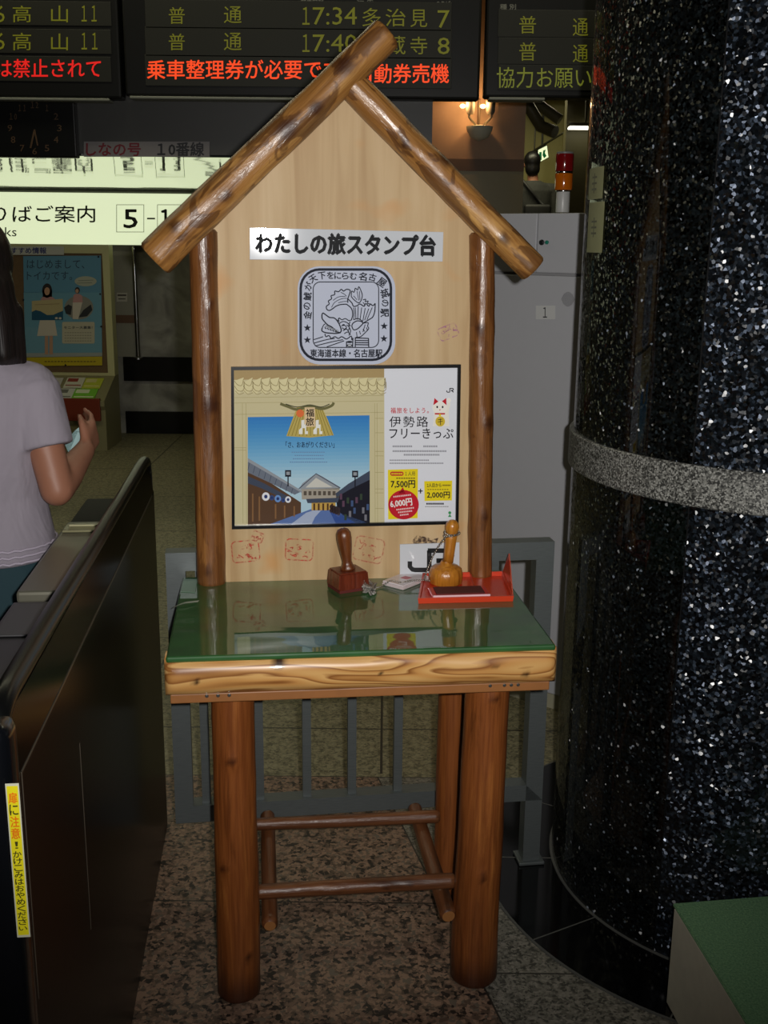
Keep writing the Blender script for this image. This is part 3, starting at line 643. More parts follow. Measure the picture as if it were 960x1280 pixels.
print_mark(307, 689, 17, 13, RED1, -0.1, 'red stamp print low on the left of the plywood')
print_mark(374, 687, 17, 13, RED1, 0.05); print_mark(461, 687, 18, 15, RED2, 0.2); print_mark(322, 671, 7, 6, RED2, 0.4); print_mark(478, 472, 28, 26, RED2, 0.3) if False else None
print_mark(560, 415, 12, 8, PUR, -0.4, 'faint purple stamp print on the right of the plywood')
a = Art(BP, base=0.0008); a.poly([(515, 676), (521, 669), (532, 671), (541, 674), (548, 672), (545, 681), (530, 681), (519, 681)], ink(70, 45, 30, 0.95), 1); a.done('ink_print', STAND, 'dark brown smudge above the white square sign')

# ================================================================== SIGNS ON THE STAND
WHITE = M(206, 210, 216, 0.06, spec=0.4); BLACK = M(14, 17, 22, 0.55, spec=0.15); NAVY = M(18, 24, 40, 0.55, spec=0.15)
pl = board_plane(0.0005)
t = thing('name_sign', 'long white sign with bold black Japanese lettering near the gable', 'sign', mat=pl.world())
slab(pl, [pl.uv(*q) for q in ((312, 324.5), (553, 327), (554, 290), (312, 284.5))], 0.0, 0.004, WHITE, 'plate', t, 0.0008)
a = Art(pl, base=0.0042, tf=lambda x, y: pl.uv(x, y + (x - 312) * 0.0165)); a.text('わたしの旅スタンプ台', 320, 290.5, 543.5, 316, BLACK, 1, bold=0.055); a.done('lettering', t, 'bold black lettering')

t = thing('stamp_emblem', 'white rounded-square plaque with navy line drawing of a roof dolphin', 'plaque', mat=pl.world())
E_ = lambda x, y: pl.uv(360 + x / 6.857, 320 + y / 6.857)
slab(pl, [E_(x, y) for x, y in rr_pts(82, 88, 918, 928, 185)][::-1], 0.0, 0.004, M(196, 202, 220, 0.06, spec=0.4), 'plate', t, 0.0008)
a = Art(pl, tf=E_, base=0.0042)
a.line(rr_pts(108, 115, 880, 888, 160), 22, NAVY, 1, True); a.line(rr_pts(215, 222, 775, 782, 60), 8, NAVY, 1, True)
for s, x, y, g, h in (('金', 165, 505, -80, 66), ('の', 162, 428, -82, 60), ('鯱', 166, 345, -85, 68), ('が', 172, 258, -62, 64), ('天', 214, 193, -32, 64), ('下', 290, 168, -8, 62), ('を', 362, 165, 0, 58), ('に', 425, 168, 0, 56),
                    ('ら', 490, 170, 0, 56), ('む', 558, 172, 2, 58), ('名', 640, 175, 8, 68), ('古', 722, 182, 14, 62), ('屋', 802, 225, 35, 72), ('城', 828, 318, 72, 74), ('の', 830, 402, 84, 58), ('駅', 825, 485, 88, 70)):
    a.text(s, x - h / 2, y - h / 2, x + h / 2, y + h / 2, NAVY, 2, 0.03, math.radians(g))
a.text('東海道本線・名古屋駅', 190, 797, 806, 866, NAVY, 2, 0.03)
for x, y in ((165, 615), (165, 718), (822, 600), (820, 707)):
    a.poly([(x + (34 if i % 2 == 0 else 14) * math.sin(i * PI / 5), y - (34 if i % 2 == 0 else 14) * math.cos(i * PI / 5)) for i in range(10)], NAVY, 2)
cv = lambda P, wd=7, cl=False: a.curve(P, wd * 1.25 + 0.6, NAVY, 2, cl, 4)
cv([(330, 455), (328, 430), (352, 410), (345, 385), (372, 365), (368, 340), (398, 330), (400, 300), (432, 305), (455, 285), (475, 300), (500, 285), (532, 295), (520, 340), (510, 370), (512, 400)])     # tail fin left
cv([(330, 455), (352, 466), (382, 450), (412, 428), (450, 415), (500, 412)])
for P in ([(372, 440), (400, 395), (460, 365), (505, 362)], [(385, 380), (430, 350), (490, 345)], [(430, 400), (470, 390), (505, 388)], [(450, 310), (480, 325), (500, 345)]): cv(P, 4)
cv([(540, 345), (545, 300), (565, 310), (575, 275), (595, 290), (605, 262), (625, 300), (635, 340), (622, 385), (600, 400), (560, 370), (540, 345)], 6)   # second fin
for P in ([(560, 340), (590, 375)], [(590, 300), (605, 380)], [(610, 300), (615, 375)]): cv(P, 4)
cv([(510, 365), (545, 400), (560, 430), (590, 425), (615, 410), (650, 430), (665, 405), (690, 430), (705, 410), (725, 425), (745, 405)])
cv([(500, 412), (535, 440), (550, 470), (552, 510), (540, 550)]); cv([(560, 440), (565, 490), (560, 545)], 5)
cv([(745, 405), (742, 470), (725, 520), (690, 545), (640, 575)], 7)                                                                                     # big fan fin
for P in ([(600, 430), (595, 545)], [(630, 440), (615, 548)], [(660, 445), (640, 555)], [(690, 450), (655, 550)], [(720, 440), (675, 545)], [(575, 440), (580, 540)]): cv(P, 5)
cv([(640, 375), (665, 370), (660, 390), (685, 385), (680, 405), (705, 410)], 6); cv([(640, 395), (655, 415), (648, 430)], 5)
cv([(290, 500), (300, 488), (325, 505), (355, 525), (395, 530), (425, 560), (445, 600), (455, 640), (435, 655), (400, 630), (370, 605), (340, 590), (315, 565), (292, 535), (290, 500)], 8)  # snout
cv([(292, 615), (290, 640), (320, 655), (365, 660), (410, 662), (450, 655)], 8); cv([(292, 615), (305, 590), (318, 580)], 6)
for i in range(6): a.ell(330 + i * 18, 600 + i * 8, 9, 9, NAVY, 2, 10); a.ell(330 + i * 18, 600 + i * 8, 5, 5, WHITE, 3, 10)
for i in range(5): cv([(315 + i * 22, 605 + i * 9), (320 + i * 22, 618 + i * 8), (330 + i * 22, 622 + i * 7)], 6)
cv([(425, 570), (435, 530), (460, 545), (490, 535), (520, 552), (545, 545)], 6)                                                                          # brow, mane
cv([(440, 575), (470, 560), (505, 570), (535, 600)], 6); cv([(455, 600), (480, 590), (500, 612), (480, 625), (462, 612)], 6); a.ell(474, 590, 12, 8, NAVY, 2, 12)
for P in ([(440, 530), (430, 545), (440, 560)], [(470, 640), (500, 625), (520, 650)], [(480, 665), (510, 650), (535, 675)], [(530, 560), (520, 600), (535, 640), (520, 680)], [(500, 590), (525, 610), (512, 640)]): cv(P, 6)
cv([(545, 600), (555, 575), (590, 555), (625, 560), (640, 575), (620, 600), (590, 625), (560, 630), (545, 600)], 7); cv([(560, 545), (600, 535), (640, 560)], 6)
cv([(640, 575), (685, 570), (680, 600), (690, 620), (660, 655), (620, 690), (580, 695)], 6)
for P in ([(660, 585), (640, 650)], [(610, 640), (620, 670)], [(640, 625), (655, 645)], [(585, 650), (590, 690)], [(670, 610), (680, 640)]): cv(P, 5)
cv([(315, 665), (325, 690), (350, 680), (370, 705), (400, 690), (430, 705), (460, 690), (500, 710), (540, 685), (545, 720)], 7)
cv([(220, 715), (300, 690)], 6); cv([(222, 745), (330, 715), (400, 705)], 6); cv([(230, 770), (370, 735), (470, 715)], 6); cv([(330, 778), (480, 725)], 6)
for P in ([(500, 730), (500, 778)], [(555, 700), (552, 778)], [(575, 695), (575, 778)], [(575, 700), (690, 705)], [(575, 740), (690, 742)], [(688, 705), (690, 778)], [(580, 722), (686, 724)], [(580, 758), (688, 760)]): cv(P, 7)
a.ell(526, 735, 24, 10, NAVY, 2, 16); a.ell(526, 765, 26, 12, NAVY, 2, 16); a.ell(526, 763, 16, 6, WHITE, 3, 14)
a.done('drawing', t, 'navy line drawing and ring of lettering')

# framed poster
pf = board_plane(0.001)
t = thing('framed_poster', 'black-framed travel poster with a blue sky street scene and white fare panel', 'poster', mat=pf.world())
co = [pf.uv(*q) for q in ((290, 660), (572, 653.5), (575, 455), (289, 458))]
ins = [pf.uv(*q) for q in ((293.5, 656), (568.5, 650), (571, 459), (292.5, 462))]
bm = bmesh.new()
for i in range(4):
    j = (i + 1) % 4; v = []
    for z in (0, 0.012): v += [bm.verts.new((*co[i], z)), bm.verts.new((*co[j], z)), bm.verts.new((*ins[j], z)), bm.verts.new((*ins[i], z))]
    for f in ((0, 3, 2, 1), (4, 5, 6, 7), (0, 1, 5, 4), (2, 3, 7, 6), (1, 2, 6, 5), (3, 0, 4, 7)): bm.faces.new([v[k] for k in f])
build('frame', bm, M(22, 22, 24, 0.25, 0.3), t, world=pf.world())
PT = lambda x, y: pf.uv(270 + x / 2.667, 440 + y / 2.667)
a = Art(pf, tf=PT, base=0.004)
q = lambda r, g, b: M(r, g, b, 0.16, spec=0.4)
CREAM = q(206, 196, 156); SKY = [q(60 + 118 * (i / 17) ** 1.3, 130 + 78 * (i / 17), 200 + 24 * (i / 17)) for i in range(18)]
a.poly([(60, 55), (803, 48), (800, 562), (62, 578)], CREAM, 0)
a.poly([(60, 55), (560, 50), (560, 84), (60, 92)], q(176, 152, 106), 1)
TILE, TLN, LN = q(222, 212, 166), q(160, 146, 104), q(176, 166, 122)
for i in range(17):                                                    # wavy roof tiles
    x = 62 + i * 29.5
    a.poly([(x, 95 + 6 * math.sin(i * 1.3)), (x + 30, 84), (x + 34, 112), (x + 14, 140), (x, 134)], TILE, 2)
    a.curve([(x, 96), (x + 10, 108), (x + 24, 110), (x + 30, 88)], 2.2, TLN, 3); a.curve([(x, 112), (x + 12, 128), (x + 30, 126), (x + 32, 100)], 2.2, TLN, 3); a.curve([(x + 2, 128), (x + 16, 140), (x + 32, 134)], 2.0, TLN, 3)
for y in (150, 168, 206): a.line([(62, y + 1), (558, y - 6)], 1.6, LN, 2)
for x in (88, 100, 528, 536): a.line([(x, 170), (x + 2, 570)], 1.6, LN, 2)
for y in (318, 326): a.line([(62, y), (100, y)], 1.8, LN, 2)
for y in (220, 268, 330, 345, 400, 455, 468, 520): a.line([(530, y), (558, y)], 1.8, LN, 2)
x0, x1 = 106, 511
ys = [216 + 204 * i / 17 for i in range(18)] + [568]
for i in range(18): a.poly([(x0, ys[i]), (x1, ys[i] - 6), (x1, ys[i + 1] - 6), (x0, ys[i + 1])], SKY[i], 1)
R_D, R_M, R_L = q(70, 78, 96), q(112, 120, 134), q(150, 156, 164)
WD, WD2, DK = q(92, 68, 52), q(136, 100, 68), q(36, 36, 46)
a.poly([(106, 392), (175, 430), (283, 500), (283, 548), (180, 572), (106, 574)], WD, 2)
a.poly([(106, 352), (140, 372), (288, 462), (262, 474), (175, 432), (106, 400)], R_M, 3)
a.poly([(106, 352), (140, 372), (288, 462), (284, 467), (106, 364)], R_L, 4)
a.poly([(106, 412), (160, 436), (250, 486), (240, 494), (150, 452), (106, 436)], R_D, 3)
for i in range(9): a.line([(112 + i * 18, 368 + i * 10.5), (106 + i * 18, 392 + i * 10)], 1.6, R_D, 5)
for x, y in ((120, 470), (142, 480), (196, 505), (226, 510), (258, 512)): a.rect(x, y, x + 5, 565 - (x - 106) * 0.12, WD2, 4)
for x, y, r_, c in ((166, 480, 13, (230, 230, 236)), (206, 487, 11, (110, 150, 210)), (240, 490, 10, (225, 228, 236)), (186, 484, 8, (60, 80, 130)), (224, 492, 7, (60, 80, 130))):
    a.ell(x, y, r_, r_ * 1.1, q(*c), 5, 14); a.ell(x, y, r_ * 0.45, r_ * 0.5, q(50, 60, 110), 6, 10)
a.poly([(278, 452), (288, 436), (333, 403), (352, 412), (412, 448), (410, 456), (282, 458)], R_L, 3); a.line([(276, 454), (333, 404), (414, 452)], 3, R_D, 4)
a.poly([(298, 450), (333, 418), (388, 449)], q(206, 204, 196), 4)
a.poly([(284, 456), (412, 452), (410, 486), (286, 490)], q(168, 160, 148), 3)
for i in range(7): a.rect(292 + i * 16, 462, 302 + i * 16, 476, q(92, 84, 76), 4)
a.poly([(300, 488), (410, 484), (405, 500), (305, 502)], R_D, 4); a.rect(318, 500, 398, 526, q(196, 158, 82), 4)
for i in range(5): a.rect(324 + i * 15, 503, 330 + i * 15, 526, q(80, 56, 40), 5)
a.poly([(398, 470), (440, 440), (512, 396), (512, 572), (452, 566), (404, 528)], DK, 3)
a.poly([(398, 470), (440, 438), (512, 394), (512, 424), (446, 456), (402, 482)], R_D, 4)
for i in range(12): a.rect(412 + (i * 37) % 96, 470 + (i * 23) % 80, 420 + (i * 37) % 96, 490 + (i * 23) % 80, q(*[(96, 70, 90), (70, 90, 130), (120, 120, 130), (60, 74, 60)][i % 4]), 5)
a.poly([(180, 572), (268, 540), (316, 522), (392, 522), (428, 540), (512, 570)], q(94, 118, 172), 3)
a.poly([(250, 572), (300, 534), (330, 524), (352, 524), (330, 548), (318, 572)], q(168, 180, 206), 4)
a.poly([(400, 572), (384, 540), (376, 524), (390, 523), (430, 548), (470, 571)], q(58, 84, 150), 4)
for x, y in ((240, 402), (463, 404)): a.rect(x - 10, y - 10, x + 10, y + 12, DK, 5); a.rect(x - 6, y - 5, x + 6, y + 6, R_L, 6); a.rect(x - 2, y + 12, x + 2, y + 44, DK, 5)
for i in range(8): a.ell(384 + (i % 4) * 8, 514 + i * 3, 6, 8, q(60, 50, 54), 5, 10)
ST, ST2 = q(190, 172, 96), q(140, 122, 58)
a.poly([(270, 182), (352, 182), (372, 224), (392, 276), (312, 284), (234, 279), (252, 230)], ST, 5)
for i in range(13): a.line([(276 + i * 6.2, 186), (240 + i * 12.4, 278)], 2.0, ST2, 6)
a.curve([(214, 171), (238, 180), (270, 190), (312, 180), (352, 188), (384, 178), (392, 167)], 9, q(112, 108, 70), 7); a.curve([(232, 172), (270, 182), (312, 175), (350, 182), (378, 172)], 3, q(60, 64, 44), 8)
a.ell(280, 203, 13, 13, q(226, 116, 66), 8); a.poly([(295, 183), (329, 183), (331, 247), (294, 249)], q(224, 198, 156), 8)
a.text('福', 299, 188, 326, 214, q(30, 26, 24), 9, 0.02); a.text('旅', 299, 217, 326, 244, q(30, 26, 24), 9, 0.02)
for s in (0, 1):
    x = 284 + s * 48; a.poly([(x, 226), (x + 10, 224), (x + 10, 240), (x + 16, 240), (x + 16, 262), (x + 22, 262), (x + 22, 272), (x + 12, 272), (x + 12, 252), (x + 4, 252), (x + 4, 272), (x - 8, 272), (x - 8, 258), (x, 250)], q(236, 236, 230), 9)
a.text('「さ、おあがりください」', 232, 297, 394, 318, q(30, 48, 76), 4, 0.012)
GT = q(110, 140, 176)
for i, (l, r_) in enumerate(((252, 370), (262, 360), (256, 366), (246, 374))):
    for j in range(int((r_ - l) / 7)): a.rect(l + j * 7, 331 + i * 11, l + j * 7 + 5, 334 + i * 11, GT, 4)
a.poly([(560, 50), (803, 48), (800, 562), (561, 568)], q(226, 228, 236), 2)                                                                          # white fare panel
IK, RD, YE = q(40, 38, 44), q(196, 40, 52), q(236, 214, 40)
def jr(a, x0, y0, x1, y1, m, L):
    """the two-letter railway mark: J hooking into an R"""
    W_, H_ = x1 - x0, y1 - y0; P = lambda u, v: (x0 + u * W_, y0 + v * H_); k = H_ * 0.20
    a.line([P(0.0, 0.55), P(0.0, 0.78), P(0.06, 0.90), P(0.12, 0.92), P(0.36, 0.92), P(0.42, 0.88), P(0.44, 0.76), P(0.44, 0.08)], k, m, L)
    a.line([P(0.405, 0.09), P(0.84, 0.09), P(0.93, 0.15), P(0.96, 0.30), P(0.93, 0.46), P(0.84, 0.52), P(0.60, 0.52)], k, m, L)
    a.line([P(0.66, 0.52), P(0.98, 0.94)], k * 1.1, m, L)
jr(a, 768, 119, 791, 134, IK, 4)
a.text('福旅をしよう。', 581, 184, 708, 203, RD, 4, 0.012, spacing=1.15)
a.text('伊勢路', 577, 213, 706, 249, IK, 4, 0.005, spacing=1.2); a.text('フリーきっぷ', 577, 253, 790, 287, IK, 4, 0.012)
for y, l, r_ in ((313, 588, 655), (313, 690, 742), (329, 588, 770), (341, 625, 745), (360, 578, 715), (370, 578, 760)):
    for j in range(int((r_ - l) / 6)): a.rect(l + j * 6, y - 3, l + j * 6 + 4.4, y + 3 if y < 350 else y + 1.5, q(150, 150, 158), 4)
# beckoning cat
a.poly([(722, 246), (726, 205), (720, 180), (732, 168), (760, 168), (768, 182), (770, 170), (768, 158), (776, 156), (780, 172), (774, 200), (776, 246)], q(240, 236, 226), 4)
a.ell(745, 184, 24, 22, q(244, 240, 232), 5); a.poly([(723, 176), (727, 152), (740, 164)], RD, 6); a.poly([(752, 163), (766, 152), (767, 176)], RD, 6)
a.ell(736, 182, 3, 4, IK, 6, 10); a.ell(754, 182, 3, 4, IK, 6, 10); a.poly([(742, 190), (748, 190), (745, 194)], RD, 6); a.rect(728, 202, 762, 207, RD, 6); a.ell(745, 209, 4, 4, YE, 7, 10)
a.ell(746, 230, 16, 17, q(214, 186, 60), 6); a.line([(738, 225), (754, 222)], 2, IK, 7); a.line([(738, 232), (754, 229)], 2, IK, 7); a.line([(746, 220), (747, 242)], 2, IK, 7); a.ell(775, 160, 7, 8, q(244, 240, 232), 5, 12)
a.poly([(572, 391), (672, 388), (671, 552), (573, 556)], YE, 4); a.rrect(580, 397, 624, 411, 6, RD, 5); a.text('1人用', 629, 396, 662, 411, IK, 6, 0.0)
for j in range(6): a.rect(584 + j * 6.4, 401, 588 + j * 6.4, 407, YE, 6)
for j in range(8): a.rect(600 + j * 8, 417, 606 + j * 8, 421, q(120, 100, 40), 5)
a.text('7,500円', 582, 426, 662, 452, IK, 6, 0.03); a.ell(624, 507, 51, 49, RD, 6, 32); a.poly([(606, 470), (622, 448), (630, 470)], RD, 6)
a.text('6,000円', 580, 489, 652, 514, q(240, 238, 236), 7, 0.03, -0.12)
for i, (l, r_) in enumerate(((590, 652), (600, 662), (606, 656), (612, 646))):
    y = (478, 521, 530, 539)[i]
    for j in range(int((r_ - l) / 6)): a.rect(l + j * 6, y - j * 0.7, l + j * 6 + 4.4, y + 5 - j * 0.7, q(236, 200, 200), 7)
a.rect(673, 460, 688, 463.5, IK, 4); a.rect(679, 454, 682.5, 470, IK, 4)
a.poly([(693, 429), (786, 427), (785, 493), (694, 495)], YE, 4); a.text('2人目から', 702, 436, 750, 449, IK, 5, 0.02); a.text('2,000円', 702, 464, 778, 486, IK, 5, 0.03)
for j in range(5): a.rect(754 + j * 5.5, 440, 758 + j * 5.5, 445, q(120, 100, 40), 5)
for j in range(9): a.rect(704 + j * 8, 455, 709 + j * 8, 458, q(120, 100, 40), 5)
for j in range(9): a.rect(700 + j * 6.6, 501, 705 + j * 6.6, 507, IK, 4)
for j in range(12): a.rect(696 + j * 6.6, 512, 701 + j * 6.6, 515, q(150, 150, 150), 4)
a.ell(778, 534, 5, 5, q(60, 150, 90), 4, 12); a.poly([(772, 548), (778, 538), (784, 548)], q(60, 150, 90), 4)
a.done('print', t)

# JR square sign leaning at the foot of the board
t = thing('railway_mark_sign', 'white square sign with thick black two-letter mark behind the yellow stamp', 'sign', mat=pl.world())
slab(pl, [pl.uv(*q_) for q_ in ((499.5, 719), (574, 717), (574, 677.5), (499.5, 680))], 0.0, 0.004, WHITE, 'plate', t, 0.0006)
a = Art(pl, base=0.0042); jr(a, 512, 685, 567, 714, M(20, 22, 24, 0.35), 1); a.done('mark', t, 'thick black two-letter mark')

# ================================================================== THINGS ON THE TABLE TOP
ZT = 0.7802
def tloc(px, py, z=ZT):
    P = onz(px, py, z); return (P.x, P.y, ZT)
# brown stamp
bl = tloc(435, 735)
t = thing('rubber_stamp', 'brown wooden hand stamp with square block, left of the white pad case', 'stamp', bl, math.radians(28))
def turned(name, light, mid, dark, rough=0.3): return log_material(name, light, mid, dark, rough, coat=0.3)
BRN = turned('worn_brown_wood', (140, 66, 38), (112, 46, 26), (72, 28, 18)); BRN2 = turned('dark_turned_wood', (130, 74, 36), (104, 54, 24), (66, 32, 14))
bm = bmesh.new(); s0, s1 = 0.036, 0.033
v = [bm.verts.new((x * s, y * s * 0.9, z)) for z, s in ((0.006, s0), (0.042, s1)) for x, y in ((-1, -1), (1, -1), (1, 1), (-1, 1))]
for f in ((0, 3, 2, 1), (4, 5, 6, 7), (0, 1, 5, 4), (1, 2, 6, 5), (2, 3, 7, 6), (3, 0, 4, 7)): bm.faces.new([v[i] for i in f])
bmesh.ops.bevel(bm, geom=bm.edges[:], offset=0.003, segments=2, affect='EDGES'); build('block', bm, BRN, t)
build('rubber_face', bx(-0.034, 0.034, -0.030, 0.030, 0.0, 0.006), M(90, 26, 22, 0.7), t)
bm = bmesh.new(); lathe(bm, [(0.016, 0), (0.017, 0.004), (0.012, 0.010), (0.010, 0.018), (0.0115, 0.03), (0.0145, 0.05), (0.0162, 0.068), (0.0155, 0.080), (0.011, 0.088), (0.004, 0.0915)], 20)
build('handle', bm, BRN2, t, Matrix.Translation((0, 0, 0.042)) @ Matrix.Rotation(math.radians(-7), 4, (0.5, 1, 0)), smooth=True)
# yellow stamp
yl = tloc(557, 730); yl = (yl[0], yl[1], ZT + 0.0027)
t = thing('rubber_stamp', 'honey-yellow turned wooden stamp with round base, standing by the orange tray', 'stamp', yl)
YEL = turned('honey_turned_wood', (214, 150, 56), (192, 124, 40), (140, 84, 28), 0.28)
bm = bmesh.new(); lathe(bm, [(0.033, 0), (0.036, 0.003), (0.037, 0.02), (0.034, 0.033), (0.026, 0.039), (0.014, 0.043), (0.011, 0.05)], 32); build('round_base', bm, YEL, t, smooth=True, autosm=60)
bm = bmesh.new(); lathe(bm, [(0.0112, 0.047), (0.0118, 0.07), (0.0125, 0.095), (0.0132, 0.108), (0.0105, 0.112), (0.0140, 0.117), (0.0152, 0.126), (0.0135, 0.134), (0.008, 0.140), (0.002, 0.142)], 24)
build('handle', bm, YEL, t, Matrix.Rotation(math.radians(5), 4, (0, 1, 0)), smooth=True)
yw = Vector(yl)
# bead chain
def beads(bm, pts, r, step):
    d = 0.0; pts = [Vector(p) for p in pts]
    for p, q_ in zip(pts, pts[1:]):
        L_ = (q_ - p).length
        while d < L_:
            bmesh.ops.create_icosphere(bm, subdivisions=1, radius=r, matrix=Matrix.Translation(p.lerp(q_, d / max(L_, 1e-9)))); d += step
        d -= L_
rn = random.Random(2); B = Vector(bl)
z0 = ZT + 0.0026
Wd = lambda px, py, z=0.0: Vector(tloc(px, py)) + Vector((0, 0, 0.0026 + z))
pile = []
for i in range(46):
    c_ = Wd(461 + 7 * math.sin(i * 1.7) + rn.uniform(-3, 3), 739 + 4 * math.cos(i * 2.3) + rn.uniform(-2, 3), 0); pile.append(c_ + Vector((0, 0, 0.004 * (i % 4))))
path = smooth_pts([B + Vector((0.030, -0.012, 0.030)), B + Vector((0.040, -0.022, 0.012))] + pile[:6] , 3) + smooth_pts(pile[6:], 2) + smooth_pts([pile[-1], Wd(476, 735), Wd(488, 733, 0.010), Wd(500, 735, 0.010), Wd(512, 734, 0.0115), Wd(528, 733, 0.0115), Wd(538, 731, 0.006), yw + Vector((-0.045, -0.015, 0.012)), yw + Vector((-0.038, -0.024, 0.045)), yw + Vector((-0.026, -0.026, 0.075)), yw + Vector((-0.004, -0.020, 0.107)), yw + Vector((0.012, -0.0165, 0.111))], 6)
ring = [yw + Vector((0.0105 + 0.0155 * math.cos(aa), 0.0155 * math.sin(aa), 0.1135 + 0.002 * math.sin(aa))) for aa in [2 * PI * i / 24 for i in range(25)]]
ring2 = [yw + Vector((0.0105 + 0.0165 * math.cos(aa), 0.0165 * math.sin(aa), 0.1090 + 0.003 * math.cos(aa))) for aa in [2 * PI * i / 24 for i in range(25)]]
bm = bmesh.new(); beads(bm, path, 0.0025, 0.0052); beads(bm, ring, 0.0025, 0.0052); beads(bm, ring2, 0.0025, 0.0052)
info(build('bead_chain', bm, M(176, 172, 164, 0.22, 0.95), smooth=True), 'silvery bead chain running across the table top between the two stamps', 'chain')
# white pad case with pink sheet
c0 = [Vector(tloc(*q_)) for q_ in ((477, 731), (504, 738), (537, 725), (509, 718))]
cc = sum(c0, Vector()) / 4; ex = (c0[1] - c0[0]); ex.z = 0; ang = math.atan2(ex.y, ex.x)
t = thing('ink_pad_case', 'closed white plastic pad case lying flat between the two stamps', 'case', cc, ang)
inv = WM[t].inverted(); loc4 = [(inv @ p) for p in c0]
def quad_block(name, pts, z0, z1, m, par, bev=0.002):
    bm = bmesh.new(); lo = [bm.verts.new((p.x, p.y, z0)) for p in pts]; hi = [bm.verts.new((p.x, p.y, z1)) for p in pts]
    bm.faces.new(lo[::-1]); bm.faces.new(hi)
    for i in range(4): bm.faces.new((lo[i], lo[(i + 1) % 4], hi[(i + 1) % 4], hi[i]))
    bmesh.ops.bevel(bm, geom=bm.edges[:], offset=bev, segments=2, affect='EDGES'); return build(name, bm, m, par)
quad_block('base', loc4, 0.0, 0.0055, M(214, 200, 200, 0.35), t); quad_block('lid', [p * 0.985 for p in loc4], 0.006, 0.0095, M(226, 216, 218, 0.25, coat=0.5), t)
bm = bmesh.new(); box(bm, -0.010, 0.008, -0.006, 0.012, 0.0095, 0.0099); build('red_mark', bm, M(190, 90, 96, 0.4), t)
# orange tray
TRW = [Vector((0.134, 0.258)), Vector((0.334, 0.257)), Vector((0.352, 0.432)), Vector((0.170, 0.432))]
t = thing('plastic_tray', 'shallow orange-red plastic tray at the right end of the green table top', 'tray', s2w(0.24, 0.345, ZT), SYAW)
cx, cy = 0.24, 0.345; P4 = [Vector((p.x - cx, p.y - cy, 0)) for p in TRW]
ORG = M(204, 58, 24, 0.35, coat=0.3)
bm = bmesh.new(); i4 = [p * 0.955 for p in P4]
lo = [bm.verts.new((p.x * 0.985, p.y * 0.985, 0)) for p in P4]; hi = [bm.verts.new((p.x, p.y, 0.012)) for p in P4]; ih = [bm.verts.new((p.x, p.y, 0.012)) for p in i4]; il = [bm.verts.new((p.x * 0.99, p.y * 0.99, 0.0025)) for p in i4]
bm.faces.new(lo[::-1]); bm.faces.new(il)
for i in range(4):
    j = (i + 1) % 4; bm.faces.new((lo[i], lo[j], hi[j], hi[i])); bm.faces.new((hi[i], hi[j], ih[j], ih[i])); bm.faces.new((ih[i], ih[j], il[j], il[i]))
build('tray_body', bm, ORG, t)
bm = bmesh.new(); box(bm, 0.028, 0.030, -0.075, 0.080, 0.0025, 0.010); build('divider', bm, ORG, t, Matrix.Rotation(math.radians(-5), 4, 'Z'))
bm = bmesh.new(); lo = [P4[1], P4[2]]
pa, pb = P4[1] + Vector((0.000, 0.004, 0.011)), P4[2] + Vector((0.0, 0.0, 0.011)); pc_ = P4[2] + Vector((0.012, 0.0, 0.052)); off = Vector((-0.0025, 0, 0.0))
vs = [bm.verts.new(x) for x in (pa, pb, pc_)] + [bm.verts.new(x + off) for x in (pa, pb, pc_)]
for f in ((0, 1, 2), (5, 4, 3), (0, 3, 4, 1), (1, 4, 5, 2), (2, 5, 3, 0)): bm.faces.new([vs[i] for i in f])
build('side_flap', bm, ORG, t)
# red ink pad in the tray
t = thing('ink_pad', 'dark red ink pad with a pale rim lying in the orange tray', 'ink pad', s2w(0.226, 0.296, ZT + 0.0027), SYAW)
build('pad_base', bx(-0.062, 0.062, -0.030, 0.034, 0, 0.009, bev=0.003), M(206, 40, 44, 0.3, coat=0.4), t)
build('ink_cushion', bx(-0.050, 0.052, -0.018, 0.030, 0.009, 0.0115, bev=0.002), M(92, 30, 24, 0.75, var=0.6), t)
build('pale_rim', bx(-0.060, 0.060, -0.034, -0.0305, 0.006, 0.0125, bev=0.001), M(228, 190, 196, 0.3), t)
# paper scraps at the left
P_ = [Vector(tloc(*q_)) for q_ in ((226, 740), (244, 741), (247, 724), (230, 724))]; cc = sum(P_, Vector()) / 4
t = thing('paper_label', 'small whitish label stuck at the back left corner of the green top', 'label', cc); quad_block('label_sheet', [p - cc for p in P_], 0.0001, 0.001, M(120, 150, 130, 0.4), t, 0.0002)
P_ = smooth_pts([Vector(tloc(215, 761)), Vector(tloc(228, 759)) + Vector((0, 0, 0.006)), Vector(tloc(241, 756)) + Vector((0, 0, 0.004)), Vector(tloc(247, 753))], 4)
bm = bmesh.new(); dr = Vector((0.002, 0.012, 0)); aa = [bm.verts.new(p + Vector((0, 0, 0.0006)) - P_[0]) for p in P_]; bb = [bm.verts.new(p + dr + Vector((0, 0, 0.0006)) - P_[0]) for p in P_]
for i in range(len(aa) - 1): bm.faces.new((aa[i], aa[i + 1], bb[i + 1], bb[i]))
bmesh.ops.solidify(bm, geom=bm.faces[:], thickness=0.0006)
info(build('paper_scrap', bm, M(206, 210, 196, 0.5), None, Matrix.Translation(P_[0])), 'curled white paper scrap on the left edge of the green table top', 'paper')

